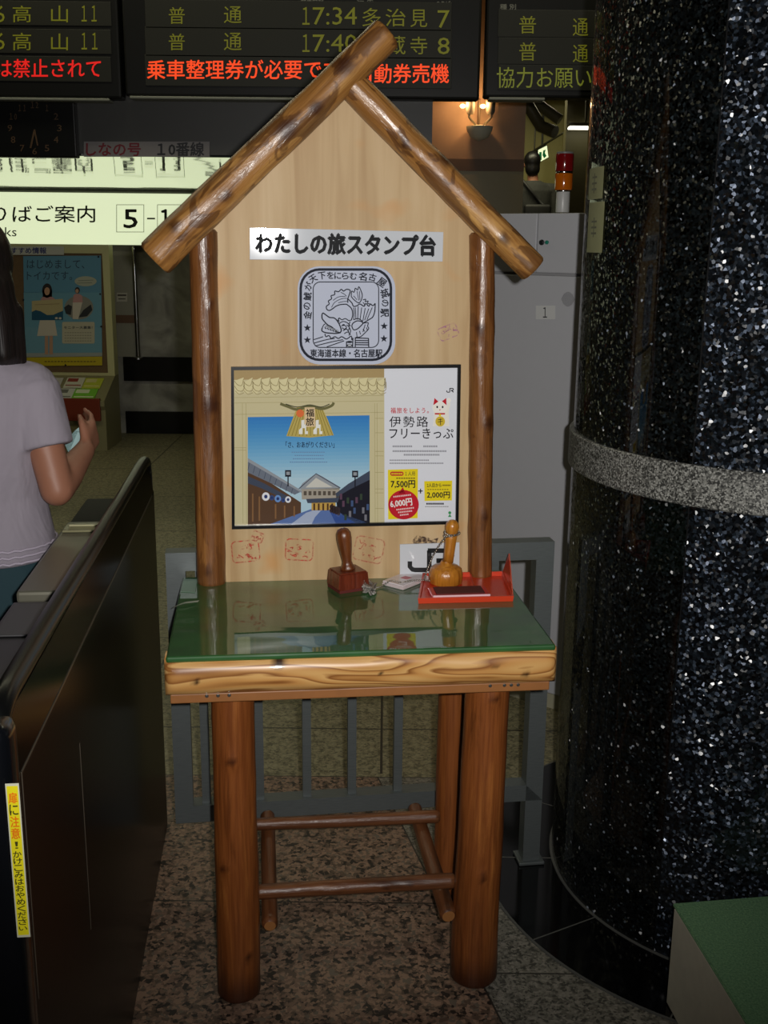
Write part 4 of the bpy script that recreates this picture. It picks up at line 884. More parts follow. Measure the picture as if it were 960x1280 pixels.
# ================================================================== STEEL RAILING BEHIND THE STAND
FA, FB = Vector((-0.478, 2.302, 0)), Vector((0.3947, 2.4334, 0))
fyaw = math.atan2(FB.y - FA.y, FB.x - FA.x); FL = (FB - FA).length
t = thing('steel_railing', 'low grey steel railing of square tube with flat bars behind the wooden stand', 'railing', FA, fyaw)
def steel_material():
    m, nt, p, L = base('brushed_steel'); tc = nn(nt, 'ShaderNodeTexCoord'); mp = nn(nt, 'ShaderNodeMapping'); mp.inputs['Scale'].default_value = (4, 90, 90); L.new(tc.outputs['Object'], mp.inputs[0])
    n1 = nn(nt, 'ShaderNodeTexNoise', Scale=9.0, Detail=3.0); L.new(mp.outputs[0], n1.inputs['Vector']); r = ramp(nt, [(0.3, rgb(100, 106, 106)), (0.7, rgb(112, 118, 118))]); L.new(n1.outputs['Fac'], r.inputs[0])
    L.new(r.outputs[0], p.inputs['Base Color']); p.inputs['Metallic'].default_value = 0.5; p.inputs['Roughness'].default_value = 0.45; return m
STEEL = steel_material(); ZF, ZFB, TW = 0.832, 0.176, 0.042
def mitre(x0, x1, zo, zi):                                             # horizontal rail with 45 degree ends, as the photo shows
    bm = bmesh.new(); prism(bm, [(x0, zo), (x1, zo), (x1 - TW, zi), (x0 + TW, zi)], 0, TW)
    return bm
build('top_rail', mitre(0, FL, ZF, ZF - TW), STEEL, t); build('bottom_rail', mitre(0, FL, ZFB, ZFB + TW), STEEL, t)
bm = bmesh.new(); prism(bm, [(0, ZFB), (TW, ZFB + TW), (TW, ZF - TW), (0, ZF)], 0, TW); build('post', bm, STEEL, t)
bm = bmesh.new(); prism(bm, [(FL, 0.012), (FL - TW, 0.012), (FL - TW, ZF - TW), (FL, ZF)], 0, TW); build('post', bm, STEEL, t)
bm = bmesh.new(); prism(bm, [(0.115, 0.012), (0.155, 0.012), (0.155, ZFB), (0.115, ZFB)], 0.002, TW - 0.002); build('foot_post', bm, STEEL, t)
for x in (FL - TW / 2, 0.135): build('foot_plate', bx(x - 0.032, x + 0.032, -0.010, TW + 0.010, 0.0037, 0.012, bev=0.002), STEEL, t)
fpl = Plane(FA, (math.cos(fyaw), math.sin(fyaw), 0), (0, 0, 1))
for i, px in enumerate((256, 324, 384, 441, 499, 557, 612, 664)):
    x = fpl.uv(px, 930)[0]
    if x < FL - TW - 0.03: build('baluster', bx(x - 0.010, x + 0.010, 0.012, 0.030, ZFB + TW - 0.002, ZF - TW + 0.002), STEEL, t)

# ================================================================== GREY CABINET WITH SIGNAL TOWER
LKA = Vector((0.441, 3.458, 0)); LKD = Vector((0.78, -0.622, 0)).normalized()
lp = Plane(LKA, LKD, (0, 0, 1)); lyaw = math.atan2(LKD.y, LKD.x)
t = thing('control_cabinet', 'tall light grey steel cabinet numbered 1 between the stand and the column', 'cabinet', LKA, lyaw)
ul, ur = lp.uv(598, 600)[0], lp.uv(757, 600)[0]; zt_ = lp.uv(690, 266.5)[1]; zg = lp.uv(690, 343)[1]; us = lp.uv(671, 300)[0]; ub = lp.uv(700, 600)[0]
LG = M(188, 189, 194, 0.45, var=0.1); LG2 = M(150, 150, 152, 0.5)
build('body', bx(ul, ur, 0.018, 0.45, 0.05, zt_ - 0.004, bev=0.004), LG2, t)
build('plinth', bx(ul + 0.005, ur - 0.005, 0.010, 0.44, 0, 0.05), M(168, 164, 140, 0.5), t)
build('door', bx(ul, ur, 0.0, 0.017, 0.055, zg - 0.004, bev=0.003), LG, t)
fd = build('front_panel', bx(ul, us - 0.0015, 0.0, 0.017, zg + 0.004, zt_, bev=0.003), LG, t)
fd = build('front_panel', bx(us + 0.0015, ur, 0.0, 0.017, zg + 0.004, zt_, bev=0.003), LG, t)
for px, c, r_ in ((677.5, (34, 36, 38), 0.0085), (684, (40, 130, 110), 0.006)):
    u, v = lp.uv(px, 303); bm = bmesh.new(); lathe(bm, [(r_, 0), (r_, 0.004), (r_ * 0.7, 0.006)], 18); build('lock' if r_ > 0.007 else 'pilot_lamp', bm, M(*c, 0.3), fd, world=WM[t] @ Matrix.Translation((u, 0, v)) @ Matrix.Rotation(PI / 2, 4, 'X'))
a = Art(lp, base=0.0006); a.rect(670, 382, 694.5, 399, M(206, 207, 206, 0.4), 1); a.text('1', 679, 384, 684, 397, M(30, 30, 34), 2, 0.0); a.done('number_label', t, 'pale label with a black figure 1')
u, v = lp.uv(710, 374); bm = bmesh.new()
for i in range(-4, 5):
    for j in range(-4, 5):
        x, y = i * 0.0052 + (0.0026 if j % 2 else 0), j * 0.0048
        if math.hypot(x, y) < 0.0215:
            bmesh.ops.create_circle(bm, cap_ends=True, segments=8, radius=0.0017, matrix=Matrix.Translation((u + x, -0.0006, v + y)) @ Matrix.Rotation(PI / 2, 4, 'X'))
build('speaker_grille', bm, M(40, 40, 42), t)
# signal tower on top
P = at(703, 262, 3.55); P = Vector((P.x, P.y, zt_ - 0.004))
li = WM[t].inverted() @ P
t = thing('signal_tower', 'slim signal tower with red and amber lenses on the grey cabinet', 'signal light', P)
k = 3.6 / F; r_ = 0.0275
def seg(name, y0, y1, rr, m, prof=None):
    za, zb = at(703, y1, P.y).z - P.z, at(703, y0, P.y).z - P.z
    bm = bmesh.new(); lathe(bm, [(rr * 0.97, za), (rr, za + 0.002), (rr, zb - 0.002), (rr * 0.97, zb)], 24); build(name, bm, m, t, smooth=True, autosm=40)
seg('pole', 240, 265.5, 0.021, M(190, 190, 188, 0.35)); seg('collar', 237.5, 240, 0.024, M(205, 205, 205, 0.15, 1.0)); seg('amber_lens', 217, 237.5, r_, M(190, 96, 10, 0.15, coat=1.0))
seg('collar', 214, 217, 0.026, M(205, 205, 205, 0.15, 1.0)); seg('red_lens', 192.5, 214, r_, M(120, 14, 18, 0.15, coat=1.0)); seg('cap', 190, 192.5, 0.026, M(120, 120, 118, 0.4))

# ================================================================== GREEN-TOPPED STEP, FRONT RIGHT
A0, A1, A2 = Vector((0.584, 1.922, 0)), Vector((0.78, 1.950, 0)), Vector((0.621, 1.58, 0))
t = thing('step_block', 'low cream block with a green carpet top in front of the black column', 'block', A0)
ux = (A1 - A0).normalized(); uy = (A2 - A0).normalized(); Q = [Vector((0, 0, 0)), ux * 0.27, ux * 0.27 + uy * 0.62, uy * 0.62]
def blk(name, pts, z0, z1, m, bev):
    bm = bmesh.new(); lo = [bm.verts.new((p.x, p.y, z0)) for p in pts]; hi = [bm.verts.new((p.x, p.y, z1)) for p in pts]; bm.faces.new(lo[::-1]); bm.faces.new(hi)
    for i in range(4): bm.faces.new((lo[i], lo[(i + 1) % 4], hi[(i + 1) % 4], hi[i]))
    bmesh.ops.bevel(bm, geom=bm.edges[:], offset=bev, segments=2, affect='EDGES'); return build(name, bm, m, t)
blk('body', Q, 0.0042, 0.224, M(214, 210, 190, 0.6, var=0.5), 0.003)
def carpet():
    m, nt, p, L = base('green_carpet'); tc = nn(nt, 'ShaderNodeTexCoord'); n1 = nn(nt, 'ShaderNodeTexNoise', Scale=260.0, Detail=3.0); L.new(tc.outputs['Object'], n1.inputs['Vector'])
    r = ramp(nt, [(0.3, rgb(84, 122, 88)), (0.7, rgb(122, 162, 116))]); L.new(n1.outputs['Fac'], r.inputs[0]); L.new(r.outputs[0], p.inputs['Base Color']); p.inputs['Roughness'].default_value = 0.9
    b = nn(nt, 'ShaderNodeBump', Strength=0.6, Distance=0.003); L.new(n1.outputs['Fac'], b.inputs['Height']); L.new(b.outputs[0], p.inputs['Normal']); return m
cpt = [q_ + (ux * s + uy * w_) * 0.002 for q_, (s, w_) in zip(Q, ((-1, -1), (1, -1), (1, 1), (-1, 1)))]
blk('carpet_top', cpt, 0.2245, 0.231, carpet(), 0.002)

# ================================================================== TICKET GATE, LEFT
G0, G1 = Vector((-0.485, 1.847, 0)), Vector((-0.562, 2.606, 0))
gd = (G1 - G0).normalized(); gn = Vector((gd.y, -gd.x, 0)); gyaw = math.atan2(gn.y, gn.x)       # local x to the right, local y away along the gate
t = thing('ticket_gate', 'long black glossy ticket gate with a yellow sticker at the left edge', 'ticket gate', G0, gyaw)
GATE = t
def gloss(name, r, g, b, rough):
    m = M(r, g, b, rough, spec=0.5, coat=0.0, name=name); return m
GB = M(15, 13, 11, 0.28, spec=0.12, name='gate_side_black'); GT_ = M(8, 8, 8, 0.2, spec=0.04, name='gate_mirror_black'); GP = M(9, 10, 10, 0.3, spec=0.35)
S0, S1 = -0.765, 0.765
build('side_panel', bx(-0.035, 0.0, S0 + 0.05, S1 - 0.005, 0.0, 0.905, bev=0.004), GB, t)
bm = bmesh.new(); prof = []                                           # bent upper screen: a thin polished strip rising to the top rail
v = []
for y in (S0 + 0.06, S1 - 0.02):
    v.append([bm.verts.new((x, y, z)) for x, z in ((0.0, 0.9055), (-0.010, 0.972), (-0.028, 0.972), (-0.034, 0.9055))])
for k in range(4): bm.faces.new((v[0][k], v[0][(k + 1) % 4], v[1][(k + 1) % 4], v[1][k]))
bm.faces.new(v[0][::-1]); bm.faces.new(v[1]); build('upper_screen', bm, GT_, t)
bm = bmesh.new(); tube(bm, smooth_pts([(-0.017, S1 - 0.004, 0.02), (-0.017, S1 - 0.002, 0.5), (-0.017, S1 - 0.002, 0.90), (-0.017, S1 - 0.012, 0.960), (-0.017, S1 - 0.05, 0.982), (-0.017, S1 - 0.3, 0.984), (-0.017, 0.0, 0.986), (-0.017, S0 + 0.2, 0.990), (-0.017, S0 + 0.07, 0.985), (-0.017, S0 + 0.03, 0.955)], 6), 0.014, 16)
build('top_rail', bm, GP, t, smooth=True)
bm = bmesh.new(); box(bm, -0.056, 0.003, S0, S0 + 0.06, 0.0, 0.985, bev=0.018, seg=5); build('end_post', bm, M(10, 12, 16, 0.22, coat=0.3), t, smooth=True, autosm=50)
SIDE_LN = M(120, 112, 98, 0.3, 0.6)
build('panel_line', bx(-0.001, 0.0006, S0 + 0.065, S1 - 0.05, 0.900, 0.9025), SIDE_LN, t)
build('panel_line', bx(-0.001, 0.0006, S0 + 0.064, S0 + 0.0662, 0.60, 0.9025), SIDE_LN, t)
build('panel_line', bx(-0.001, 0.0006, -0.352, -0.3495, 0.455, 0.770), SIDE_LN, t)  # one more thin upright line; the other two are parting seams
build('machine_body', bx(-0.165, -0.036, S0 + 0.12, S1, 0.0, 0.872, bev=0.006), M(30, 30, 28, 0.4), t)
build('counter_top', bx(-0.162, -0.042, 0.0, 0.50, 0.8725, 0.895, bev=0.006), M(120, 118, 104, 0.35, 0.4), t)
build('slot_cover', bx(-0.160, -0.042, 0.505, 0.745, 0.8725, 0.890, bev=0.006), M(14, 14, 14, 0.6, spec=0.2), t)
build('card_reader', bx(-0.155, -0.050, 0.40, 0.46, 0.8955, 0.9005, bev=0.002), M(150, 146, 112, 0.3, 0.3), t)
build('reader_lip', bx(-0.145, -0.055, 0.43, 0.44, 0.901, 0.905, bev=0.001), M(180, 176, 140, 0.3), t)
build('counter_tray', bx(-0.162, -0.042, -0.50, -0.02, 0.8725, 0.884, bev=0.004), M(26, 26, 28, 0.3), t)
build('counter_lid', bx(-0.155, -0.06, -0.20, -0.04, 0.8845, 0.888, bev=0.002), M(66, 66, 68, 0.4), t)
build('front_face', bx(-0.165, -0.062, S0 + 0.02, S0 + 0.119, 0.0, 0.86, bev=0.01), M(120, 126, 138, 0.4), t)
build('front_sticker', bx(-0.12, -0.07, S0 + 0.018, S0 + 0.0195, 0.60, 0.69), M(200, 190, 30, 0.4), t)
gp = Plane(G0 + gd * (S0 - 0.0006), gn, (0, 0, 1))                     # narrow end face towards the camera
sq = [gp.uv(*q_) for q_ in ((5, 979), (22, 979), (40, 1171), (23, 1171))]
z1, z0 = (sq[0][1] + sq[1][1]) / 2, (sq[2][1] + sq[3][1]) / 2; y0, y1 = (sq[0][0] + sq[3][0]) / 2, (sq[1][0] + sq[2][0]) / 2
gq = lambda x, y: (x, -y)
a = Art(gp, tf=gq, base=0.0003, step=0.0003)
a.rect(y0, -z0, y1, -z1, M(200, 200, 178, 0.4), 1); a.rect(y0 + 0.0014, -z0 - 0.003, y1 - 0.0014, -z1 + 0.003, M(226, 214, 30, 0.4), 2)
b2 = Art(gp, tf=gq, base=0.0003, step=0.0003); zz = z1 - 0.010; hw = (y1 - y0) * 0.31; yc = (y0 + y1) / 2; tot = z1 - z0 - 0.016
for i, s_ in enumerate('扉に注意！かけこみはおやめください'):
    hh = tot * (0.082 if i < 5 else 0.0485); c0_ = zz - hh / 2; f_ = 0.3 if s_ in '！い' else 0.45
    b2.text(s_, yc - hw * (0.4 if s_ == '！' else 1), -(c0_ + hh * f_), yc + hw * (0.4 if s_ == '！' else 1), -(c0_ - hh * f_), M(226, 110, 20, 0.4) if s_ in '扉注意' else M(70, 68, 24, 0.4), 3, 0.03); zz -= hh
a.done('warning_sticker', GATE, 'yellow vertical warning sticker'); b2.done('sticker_lettering', GATE)

# ================================================================== HANGING SIGNS AND DEPARTURE BOARDS
YL = 4.87
lpz = Plane((0, YL, 0), (1, 0, 0), (0, 0, 1))
OLV, OLV2, REDL, ORL = M(100, 100, 14, 0.5, emit=0.45), M(110, 116, 34, 0.5, emit=0.45), M(206, 26, 22, 0.5, emit=0.8), M(228, 66, 24, 0.5, emit=0.9)
HOUS, ROW = M(17, 17, 16, 0.4, spec=0.3), M(36, 36, 30, 0.5, spec=0.3)
CAP = M(120, 120, 112, 0.5)
def led_board(x0, x1, lab, rows, caps, ledge):
    c_ = lpz.uv((x0 + x1) / 2, 122)
    t = thing('departure_board', lab, 'departure board', (c_[0], YL, 0), group='departure boards overhead')
    u0, u1 = lpz.uv(x0, 60)[0], lpz.uv(x1, 60)[0]; zb = lpz.uv((x0 + x1) / 2, 122)[1]
    W = Matrix.Translation((0, YL, 0))
    build('housing', bx(u0, u1, 0.004, 0.095, zb, zb + 0.66, bev=0.01), HOUS, t, world=W)
    build('lower_ledge', bx(u0 + 0.02, u0 + (u1 - u0) * ledge, -0.01, 0.08, zb - 0.012, zb - 0.001, bev=0.003), M(120, 122, 112, 0.4), t, world=W)
    for r_x0, r_x1, ya, yb in caps[0]:
        (ua, va), (ub_, vb) = lpz.uv(r_x0, yb), lpz.uv(r_x1, ya); build('row_panel', bx(ua, ub_, 0.0, 0.004, va, vb, bev=0.0015), ROW, t, world=W)
    for s, xa, ya, xb, yb, m in rows:
        for k_, ch in enumerate(s) if len(s) < 3 or ':' in s else ((0, s),):
            if ':' in s and k_: break
            a = Art(lpz, base=0.0012); a.text(s if ':' in s else ch if len(s) > 2 else s, xa, ya, xb, yb, m, 1, 0.012 if m in (REDL, ORL) else 0.0); a.done('lit_lettering', t)
            break
    if caps[1]:
        for s, xa, ya, xb, yb in caps[1]:
            a = Art(lpz, base=-0.0025); a.text(s, xa, ya, xb, yb, CAP, 1, 0.01); a.done('caption', t)
led_board(-40, 149, 'departure board at far left with 高山 rows and red running text',
    [('高', 16, 7, 39, 28, OLV), ('山', 64, 7, 85, 28, OLV), ('11', 102, 7, 121, 27, OLV), ('6', -6, 7, 6, 28, OLV), ('高', 16, 41, 39, 63, OLV), ('山', 64, 42, 85, 63, OLV), ('11', 102, 41, 122, 62, OLV), ('6', -6, 41, 6, 62, OLV),
     ('は禁止されて', -4, 74, 126, 97, REDL)], ([(-20, 138, 2, 31), (-20, 138, 37, 66), (-20, 138, 71, 101)], []), 0.92)
led_board(154, 601, 'wide middle departure board with 17:34 and 17:40 trains and orange text',
    [('普', 211, 9, 231, 30, OLV), ('通', 280, 8, 302, 29, OLV), ('1', 378, 9, 387, 31, OLV), ('7:34', 391, 9, 446, 31, OLV), ('多', 453, 10, 476, 33, OLV), ('治', 482, 11, 507, 33, OLV), ('見', 513, 12, 534, 34, OLV), ('7', 547, 13, 562, 35, OLV),
     ('普', 211, 42, 231, 63, OLV), ('通', 280, 41, 302, 63, OLV), ('1', 378, 43, 387, 65, OLV), ('7:40', 391, 43, 446, 65, OLV), ('高', 453, 44, 476, 67, OLV), ('蔵', 482, 45, 507, 68, OLV), ('寺', 513, 46, 534, 68, OLV), ('8', 547, 47, 562, 68, OLV),
     ('乗車整理券が必要です。', 184, 75, 436, 99, ORL), ('自', 442, 79, 464, 102, ORL), ('動券売機', 468, 80, 561, 104, ORL)],
    ([(182, 565, 3, 35), (182, 565, 37, 70), (182, 565, 72, 107)], [('発車時刻', 376, -2, 404, 4), ('行 先', 446, -1, 467, 5), ('のりば', 545, 1, 563, 8)]), 0.55)
led_board(607, 760, 'departure board at right, next to the column, with yellow-green text',
    [('普', 649, 20, 670, 42, OLV), ('通', 716, 23, 735, 45, OLV), ('普', 649, 53, 670, 76, OLV), ('通', 716, 56, 735, 78, OLV), ('協力お願いいたします', 621, 84, 860, 110, OLV2)],
    ([(622, 760, 13, 46), (622, 760, 48, 80), (622, 760, 82, 112)], [('種 別', 625, 5, 645, 12)]), 0.5)

# strip notice on the beam
bmP = Plane((0, YB - 0.001, 0), (1, 0, 0), (0, 0, 1))
t = thing('strip_notice', 'pale strip notice with red and black lettering on the dark beam', 'notice', mat=bmP.world())
slab(bmP, [bmP.uv(*q_) for q_ in ((105, 196), (262, 196), (262, 177), (105, 177))], 0, 0.003, M(122, 118, 118, 0.5), 'strip', t)
a = Art(bmP, base=0.0034); a.text('しなの号', 108, 179, 176, 195, M(110, 20, 34, 0.5), 1, 0.03); a.done('lettering', t, 'dark red lettering'); a = Art(bmP, base=0.0034); a.text('10番線', 197, 178, 255, 195, M(24, 24, 30, 0.5), 1, 0.03); a.done('lettering', t)
# clock
ck = Plane((0, YB - 0.06, 0), (1, 0, 0), (0, 0, 1)); c_ = ck.uv(43, 162)
t = thing('wall_clock', 'dark square clock with faint gold numerals above the lit sign', 'clock', (c_[0], YB - 0.06, c_[1]))
u0, v0 = ck.uv(-6, 196); u1, v1 = ck.uv(92, 127)
build('case', bx(u0 - c_[0], u1 - c_[0], 0.004, 0.058, v0 - c_[1], v1 - c_[1], bev=0.006), M(12, 12, 11, 0.3), t)
GO = M(70, 48, 22, 0.5); a = Art(ck, base=-0.003)
for h in range(1, 13):
    an = h * PI / 6; x, y = 43 + 31 * math.sin(an), 160 - 29 * math.cos(an); wn = 1.6 if h == 1 else 2.8 if h < 10 else 4.6; a.text(str(h), x - wn, y - 4, x + wn, y + 4, GO, 1, 0.01)
a.done('numerals', t); a = Art(ck, base=-0.002); a.line([(43, 162), (38, 185)], 2.2, GO, 2); a.line([(43, 162), (47, 182)], 1.8, GO, 3); a.done('hands', t)
# lit platform sign
YG = 8.4
sp = Plane((0, YG, 0), (1, 0, 0), (0, 0, 1))
t = thing('lit_platform_sign', 'long lit white platform sign with 5-13 boxes under the mirrored soffit', 'sign', mat=sp.world())
u0, z0 = sp.uv(-120, 305.5); u1, z1 = sp.uv(330, 241)
u0, z0 = sp.uv(-120, 0)[0], sp.uv(100, 305.5)[1]; z1 = sp.uv(100, 241)[1]
build('housing', bx(u0, u1, 0.004, 0.09, z0 - 0.01, ZS - 0.0105, bev=0.008), M(120, 124, 112, 0.4), t, world=Matrix.Translation((0, YG, 0)))
build('lit_panel', bx(u0 + 0.005, u1 - 0.005, -0.004, 0.003, z0, z1, bev=0.003), M(216, 226, 188, 0.4, emit=0.95), t, world=Matrix.Translation((0, YG, 0)))
SB = M(20, 22, 18, 0.5); a = Art(sp, base=0.0048)
a.text('のりばご案内', -38, 257, 119, 278, SB, 1, 0.012); a.text('Tracks', -30, 284, 21, 295.5, SB, 1, 0.0)
for l, r_, s, sl, s2 in ((146, 180, '5', 155, 172), (197, 232, '13', 201, 228)):
    a.line([(l, 256), (r_, 256), (r_, 290), (l, 290)], 0.9, SB, 1, True); a.text(s, sl, 262, s2, 285, SB, 1, 0.03)
a.rect(184, 272.2, 194, 274.2, SB, 1); a.line([(244, 284), (276, 262)], 2.6, SB, 1); a.line([(258, 261), (277, 261), (277, 276)], 2.6, SB, 2); a.done('lettering', t)

# ================================================================== INFORMATION KIOSK
YK = 8.15
kp = Plane((0, YK, 0), (1, 0, 0), (0, 0, 1)); kx = lambda px, py=400: kp.uv(px, py)[0]; kz = lambda py, px=100: kp.uv(px, py)[1]
KX0, KX1 = kx(-40), kx(140)
t = thing('information_kiosk', 'cream information kiosk with notice board and brown drawer behind the woman', 'kiosk', (kx(60), YK, 0)); KI = t
W = Matrix.Translation((0, YK, 0))
CRM = M(196, 192, 140, 0.5, var=0.15)
bm = bmesh.new(); zt0, zb0_ = kz(306), kz(466)
box(bm, KX0, KX1, 0.004, 0.12, zt0 - 0.06, zt0); box(bm, KX0, KX1, 0.004, 0.12, zb0_ - 0.02, zb0_); box(bm, KX1 - 0.05, KX1, 0.004, 0.12, zb0_, zt0 - 0.06); box(bm, KX0, KX0 + 0.05, 0.004, 0.12, zb0_, zt0 - 0.06)
build('board_frame', bm, CRM, t, world=W)
build('cork_board', bx(KX0 + 0.05, KX1 - 0.05, 0.02, 0.10, zb0_, zt0 - 0.06), M(112, 88, 58, 0.8, var=0.6), t, world=W)
bm = bmesh.new(); zs1, zs0 = zb0_ - 0.02, kz(489) - 0.012            # slanted pamphlet ledge and lower case
yf = -0.34
KB = [(0.12, 0.0), (yf + 0.02, 0.0), (yf + 0.02, zs0 - 0.08), (yf, zs0 - 0.05), (yf, zs0 - 0.012), (0.004, zs1), (0.12, zs1)]
a_ = [bm.verts.new((KX0, y, z)) for y, z in KB]; b_ = [bm.verts.new((KX1, y, z)) for y, z in KB]; bm.faces.new(a_); bm.faces.new(b_[::-1])
for i in range(len(KB)): bm.faces.new((a_[i], b_[i], b_[(i + 1) % len(KB)], a_[(i + 1) % len(KB)]))
build('lower_case', bm, M(140, 134, 96, 0.5, var=0.15), t, world=W)
zd1 = at(100, 498, YK + yf).z; zd0 = at(100, 526, YK + yf).z
build('drawer', bx(KX0 + 0.04, KX1 - 0.03, yf - 0.012, yf + 0.018, zd0, zd1, bev=0.004), M(120, 44, 20, 0.4), t, world=W)
hp = Plane((0, YK - 0.003, 0), (1, 0, 0), (0, 0, 1))
a = Art(hp, base=0.0005); a.rect(-20, 308, 80, 318.5, M(190, 190, 180, 0.4), 1); a.text('おすすめ情報', 5, 309.3, 58, 317, M(30, 40, 110), 2, 0.03); a.done('header_plate', t, 'pale header plate with navy lettering')
# poster pinned on it
pp = Plane((0, YK + 0.012, 0), (1, 0, 0), (0, 0, 1))
t = thing('pinned_poster', 'light blue pinned poster of a woman holding a large card', 'poster', mat=pp.world())
KQ = lambda x, y: pp.uv(20 + x / 6.4, 300 + y / 6.4)
a = Art(pp, tf=KQ, base=0.0004, step=0.0006); q = lambda r, g, b: M(r * 0.9, g * 0.86, b * 0.82, 0.5)
a.poly([(58, 128), (680, 125), (690, 1000), (76, 1008)], q(120, 182, 214), 1)
a.poly([(58, 128), (680, 125), (684, 420), (64, 422)], q(98, 166, 208), 2); a.poly([(62, 420), (684, 420), (688, 700), (70, 700)], q(112, 178, 212), 2)
a.poly([(74, 938), (690, 930), (690, 1003), (76, 1008)], q(210, 196, 20), 3); a.poly([(74, 905), (690, 900), (690, 932), (74, 940)], q(170, 186, 190), 3)
NV = q(36, 66, 96)
a.text('はじめまして、', 88, 158, 548, 228, NV, 4, -0.0); a.text('トイカです。', 88, 252, 450, 320, NV, 4, -0.0)
SKN, HR, WH, CRE, PNK = q(206, 168, 140), q(34, 28, 26), q(224, 224, 214), q(206, 200, 152), q(206, 160, 164)
a.ell(250, 405, 40, 58, HR, 5); a.rect(215, 400, 290, 455, HR, 5); a.ell(250, 410, 22, 32, SKN, 6); a.poly([(200, 470), (225, 445), (275, 445), (312, 470), (312, 490), (200, 490)], PNK, 5)
a.poly([(128, 488), (375, 470), (378, 640), (128, 640)], CRE, 7); a.poly([(128, 575), (160, 560), (200, 570), (250, 600), (300, 598), (345, 578), (378, 566), (378, 640), (128, 640)], q(16, 92, 130), 8)
a.ell(325, 625, 12, 9, WH, 9, 10); a.ell(355, 626, 12, 9, WH, 9, 10); a.line([(150, 518), (350, 510)], 4, q(160, 140, 100), 9)
a.poly([(192, 642), (312, 642), (332, 765), (170, 768)], WH, 6); a.rect(232, 766, 258, 915, SKN, 6); a.rect(268, 766, 296, 915, SKN, 6)
a.ell(558, 330, 88, 40, q(190, 204, 190), 5); a.line([(500, 325), (620, 320)], 4, q(120, 140, 140), 6); a.line([(490, 345), (610, 342)], 4, q(120, 140, 140), 6)
a.ell(505, 540, 115, 95, q(150, 156, 150), 5); a.poly([(385, 540), (420, 515), (450, 530), (440, 600), (400, 590)], q(40, 44, 50), 6); a.poly([(540, 560), (600, 515), (612, 560), (570, 610), (500, 620)], q(36, 40, 44), 6)
a.ell(492, 402, 20, 26, HR, 7); a.ell(490, 408, 13, 17, SKN, 8); a.poly([(462, 440), (480, 430), (505, 430), (530, 445), (535, 500), (455, 505)], PNK, 7); a.poly([(455, 500), (532, 498), (500, 632), (455, 632)], WH, 8)
a.rrect(370, 655, 630, 828, 12, q(206, 210, 190), 5); a.text('モニター大募集！', 385, 688, 612, 712, q(60, 70, 80), 6, 0.02)
for i in range(4):
    for j in range(11): a.rect(390 + j * 20, 738 + i * 22, 404 + j * 20, 744 + i * 22, q(150, 156, 146), 6)
for j in range(16): a.rect(230 + j * 26, 968, 248 + j * 26, 976, q(120, 108, 20), 6)
a.done('print', t); 
for x, y in ((662, 134), (676, 432), (684, 692), (398, 1000), (62, 478)):
    u, v = KQ(x, y); bm = bmesh.new(); lathe(bm, [(0.006, 0), (0.007, 0.004), (0.003, 0.010)], 10); build('pin', bm, M(30, 30, 40, 0.3), t, world=pp.world() @ Matrix.Translation((u, v, 0.006)))
# pamphlets on the slanted ledge
sl0, sl1 = Vector((0, yf, zs0 - 0.012)), Vector((0, 0.004, zs1)); sdir = (sl1 - sl0); sn = Vector((0, -sdir.z, sdir.y)).normalized(); sdir.normalize()
cols = [((200, 196, 190), (60, 60, 66)), ((214, 210, 190), (150, 60, 50)), ((190, 196, 60), (214, 206, 140)), ((180, 80, 70), (224, 214, 200)), ((206, 206, 196), (120, 120, 110)), ((120, 190, 50), (220, 226, 190)), ((150, 90, 90), (210, 200, 190)), ((210, 214, 206), (90, 110, 130))]
labs = ['white and dark pamphlet in the back row of the kiosk ledge, behind the woman', 'cream and red pamphlet in the back row of the kiosk ledge', 'yellow-green pamphlet at the right of the back row on the kiosk ledge', 'red pamphlet at the left of the front row on the kiosk ledge', 'plain grey-white pamphlet in the front row of the kiosk ledge', 'bright green pamphlet at the right of the front row on the kiosk ledge']
slots = [(70, 0.66, 26, 0), (98, 0.68, 24, 1), (121, 0.66, 24, 2), (66, 0.22, 26, 3), (92, 0.24, 24, 4), (117, 0.24, 30, 5)]
for px, fr, wpx, i in slots:
    cxp = kx(px, 475); hw = wpx / 2 * 8.0 / F; c_ = Vector((cxp, YK, 0)) + sl0 + (sl1 - sl0) * fr + sn * 0.002
    m4 = Matrix(((1, sdir.x, sn.x, c_.x), (0, sdir.y, sn.y, c_.y), (0, sdir.z, sn.z, c_.z), (0, 0, 0, 1)))
    o = thing('pamphlet', labs[i], 'pamphlet', mat=m4, group='pamphlets on the kiosk ledge')
    build('sheets', bx(-hw * 0.95, hw * 0.95, -0.075, 0.075, 0, 0.006, bev=0.001), M(*cols[i][0], 0.5), o)
    bm = bmesh.new(); box(bm, -hw * 0.8, hw * 0.3, 0.01, 0.06, 0.006, 0.0066); box(bm, -hw * 0.8, hw * 0.8, -0.05, -0.035, 0.006, 0.0066); build('cover_print', bm, M(*cols[i][1], 0.5), o)

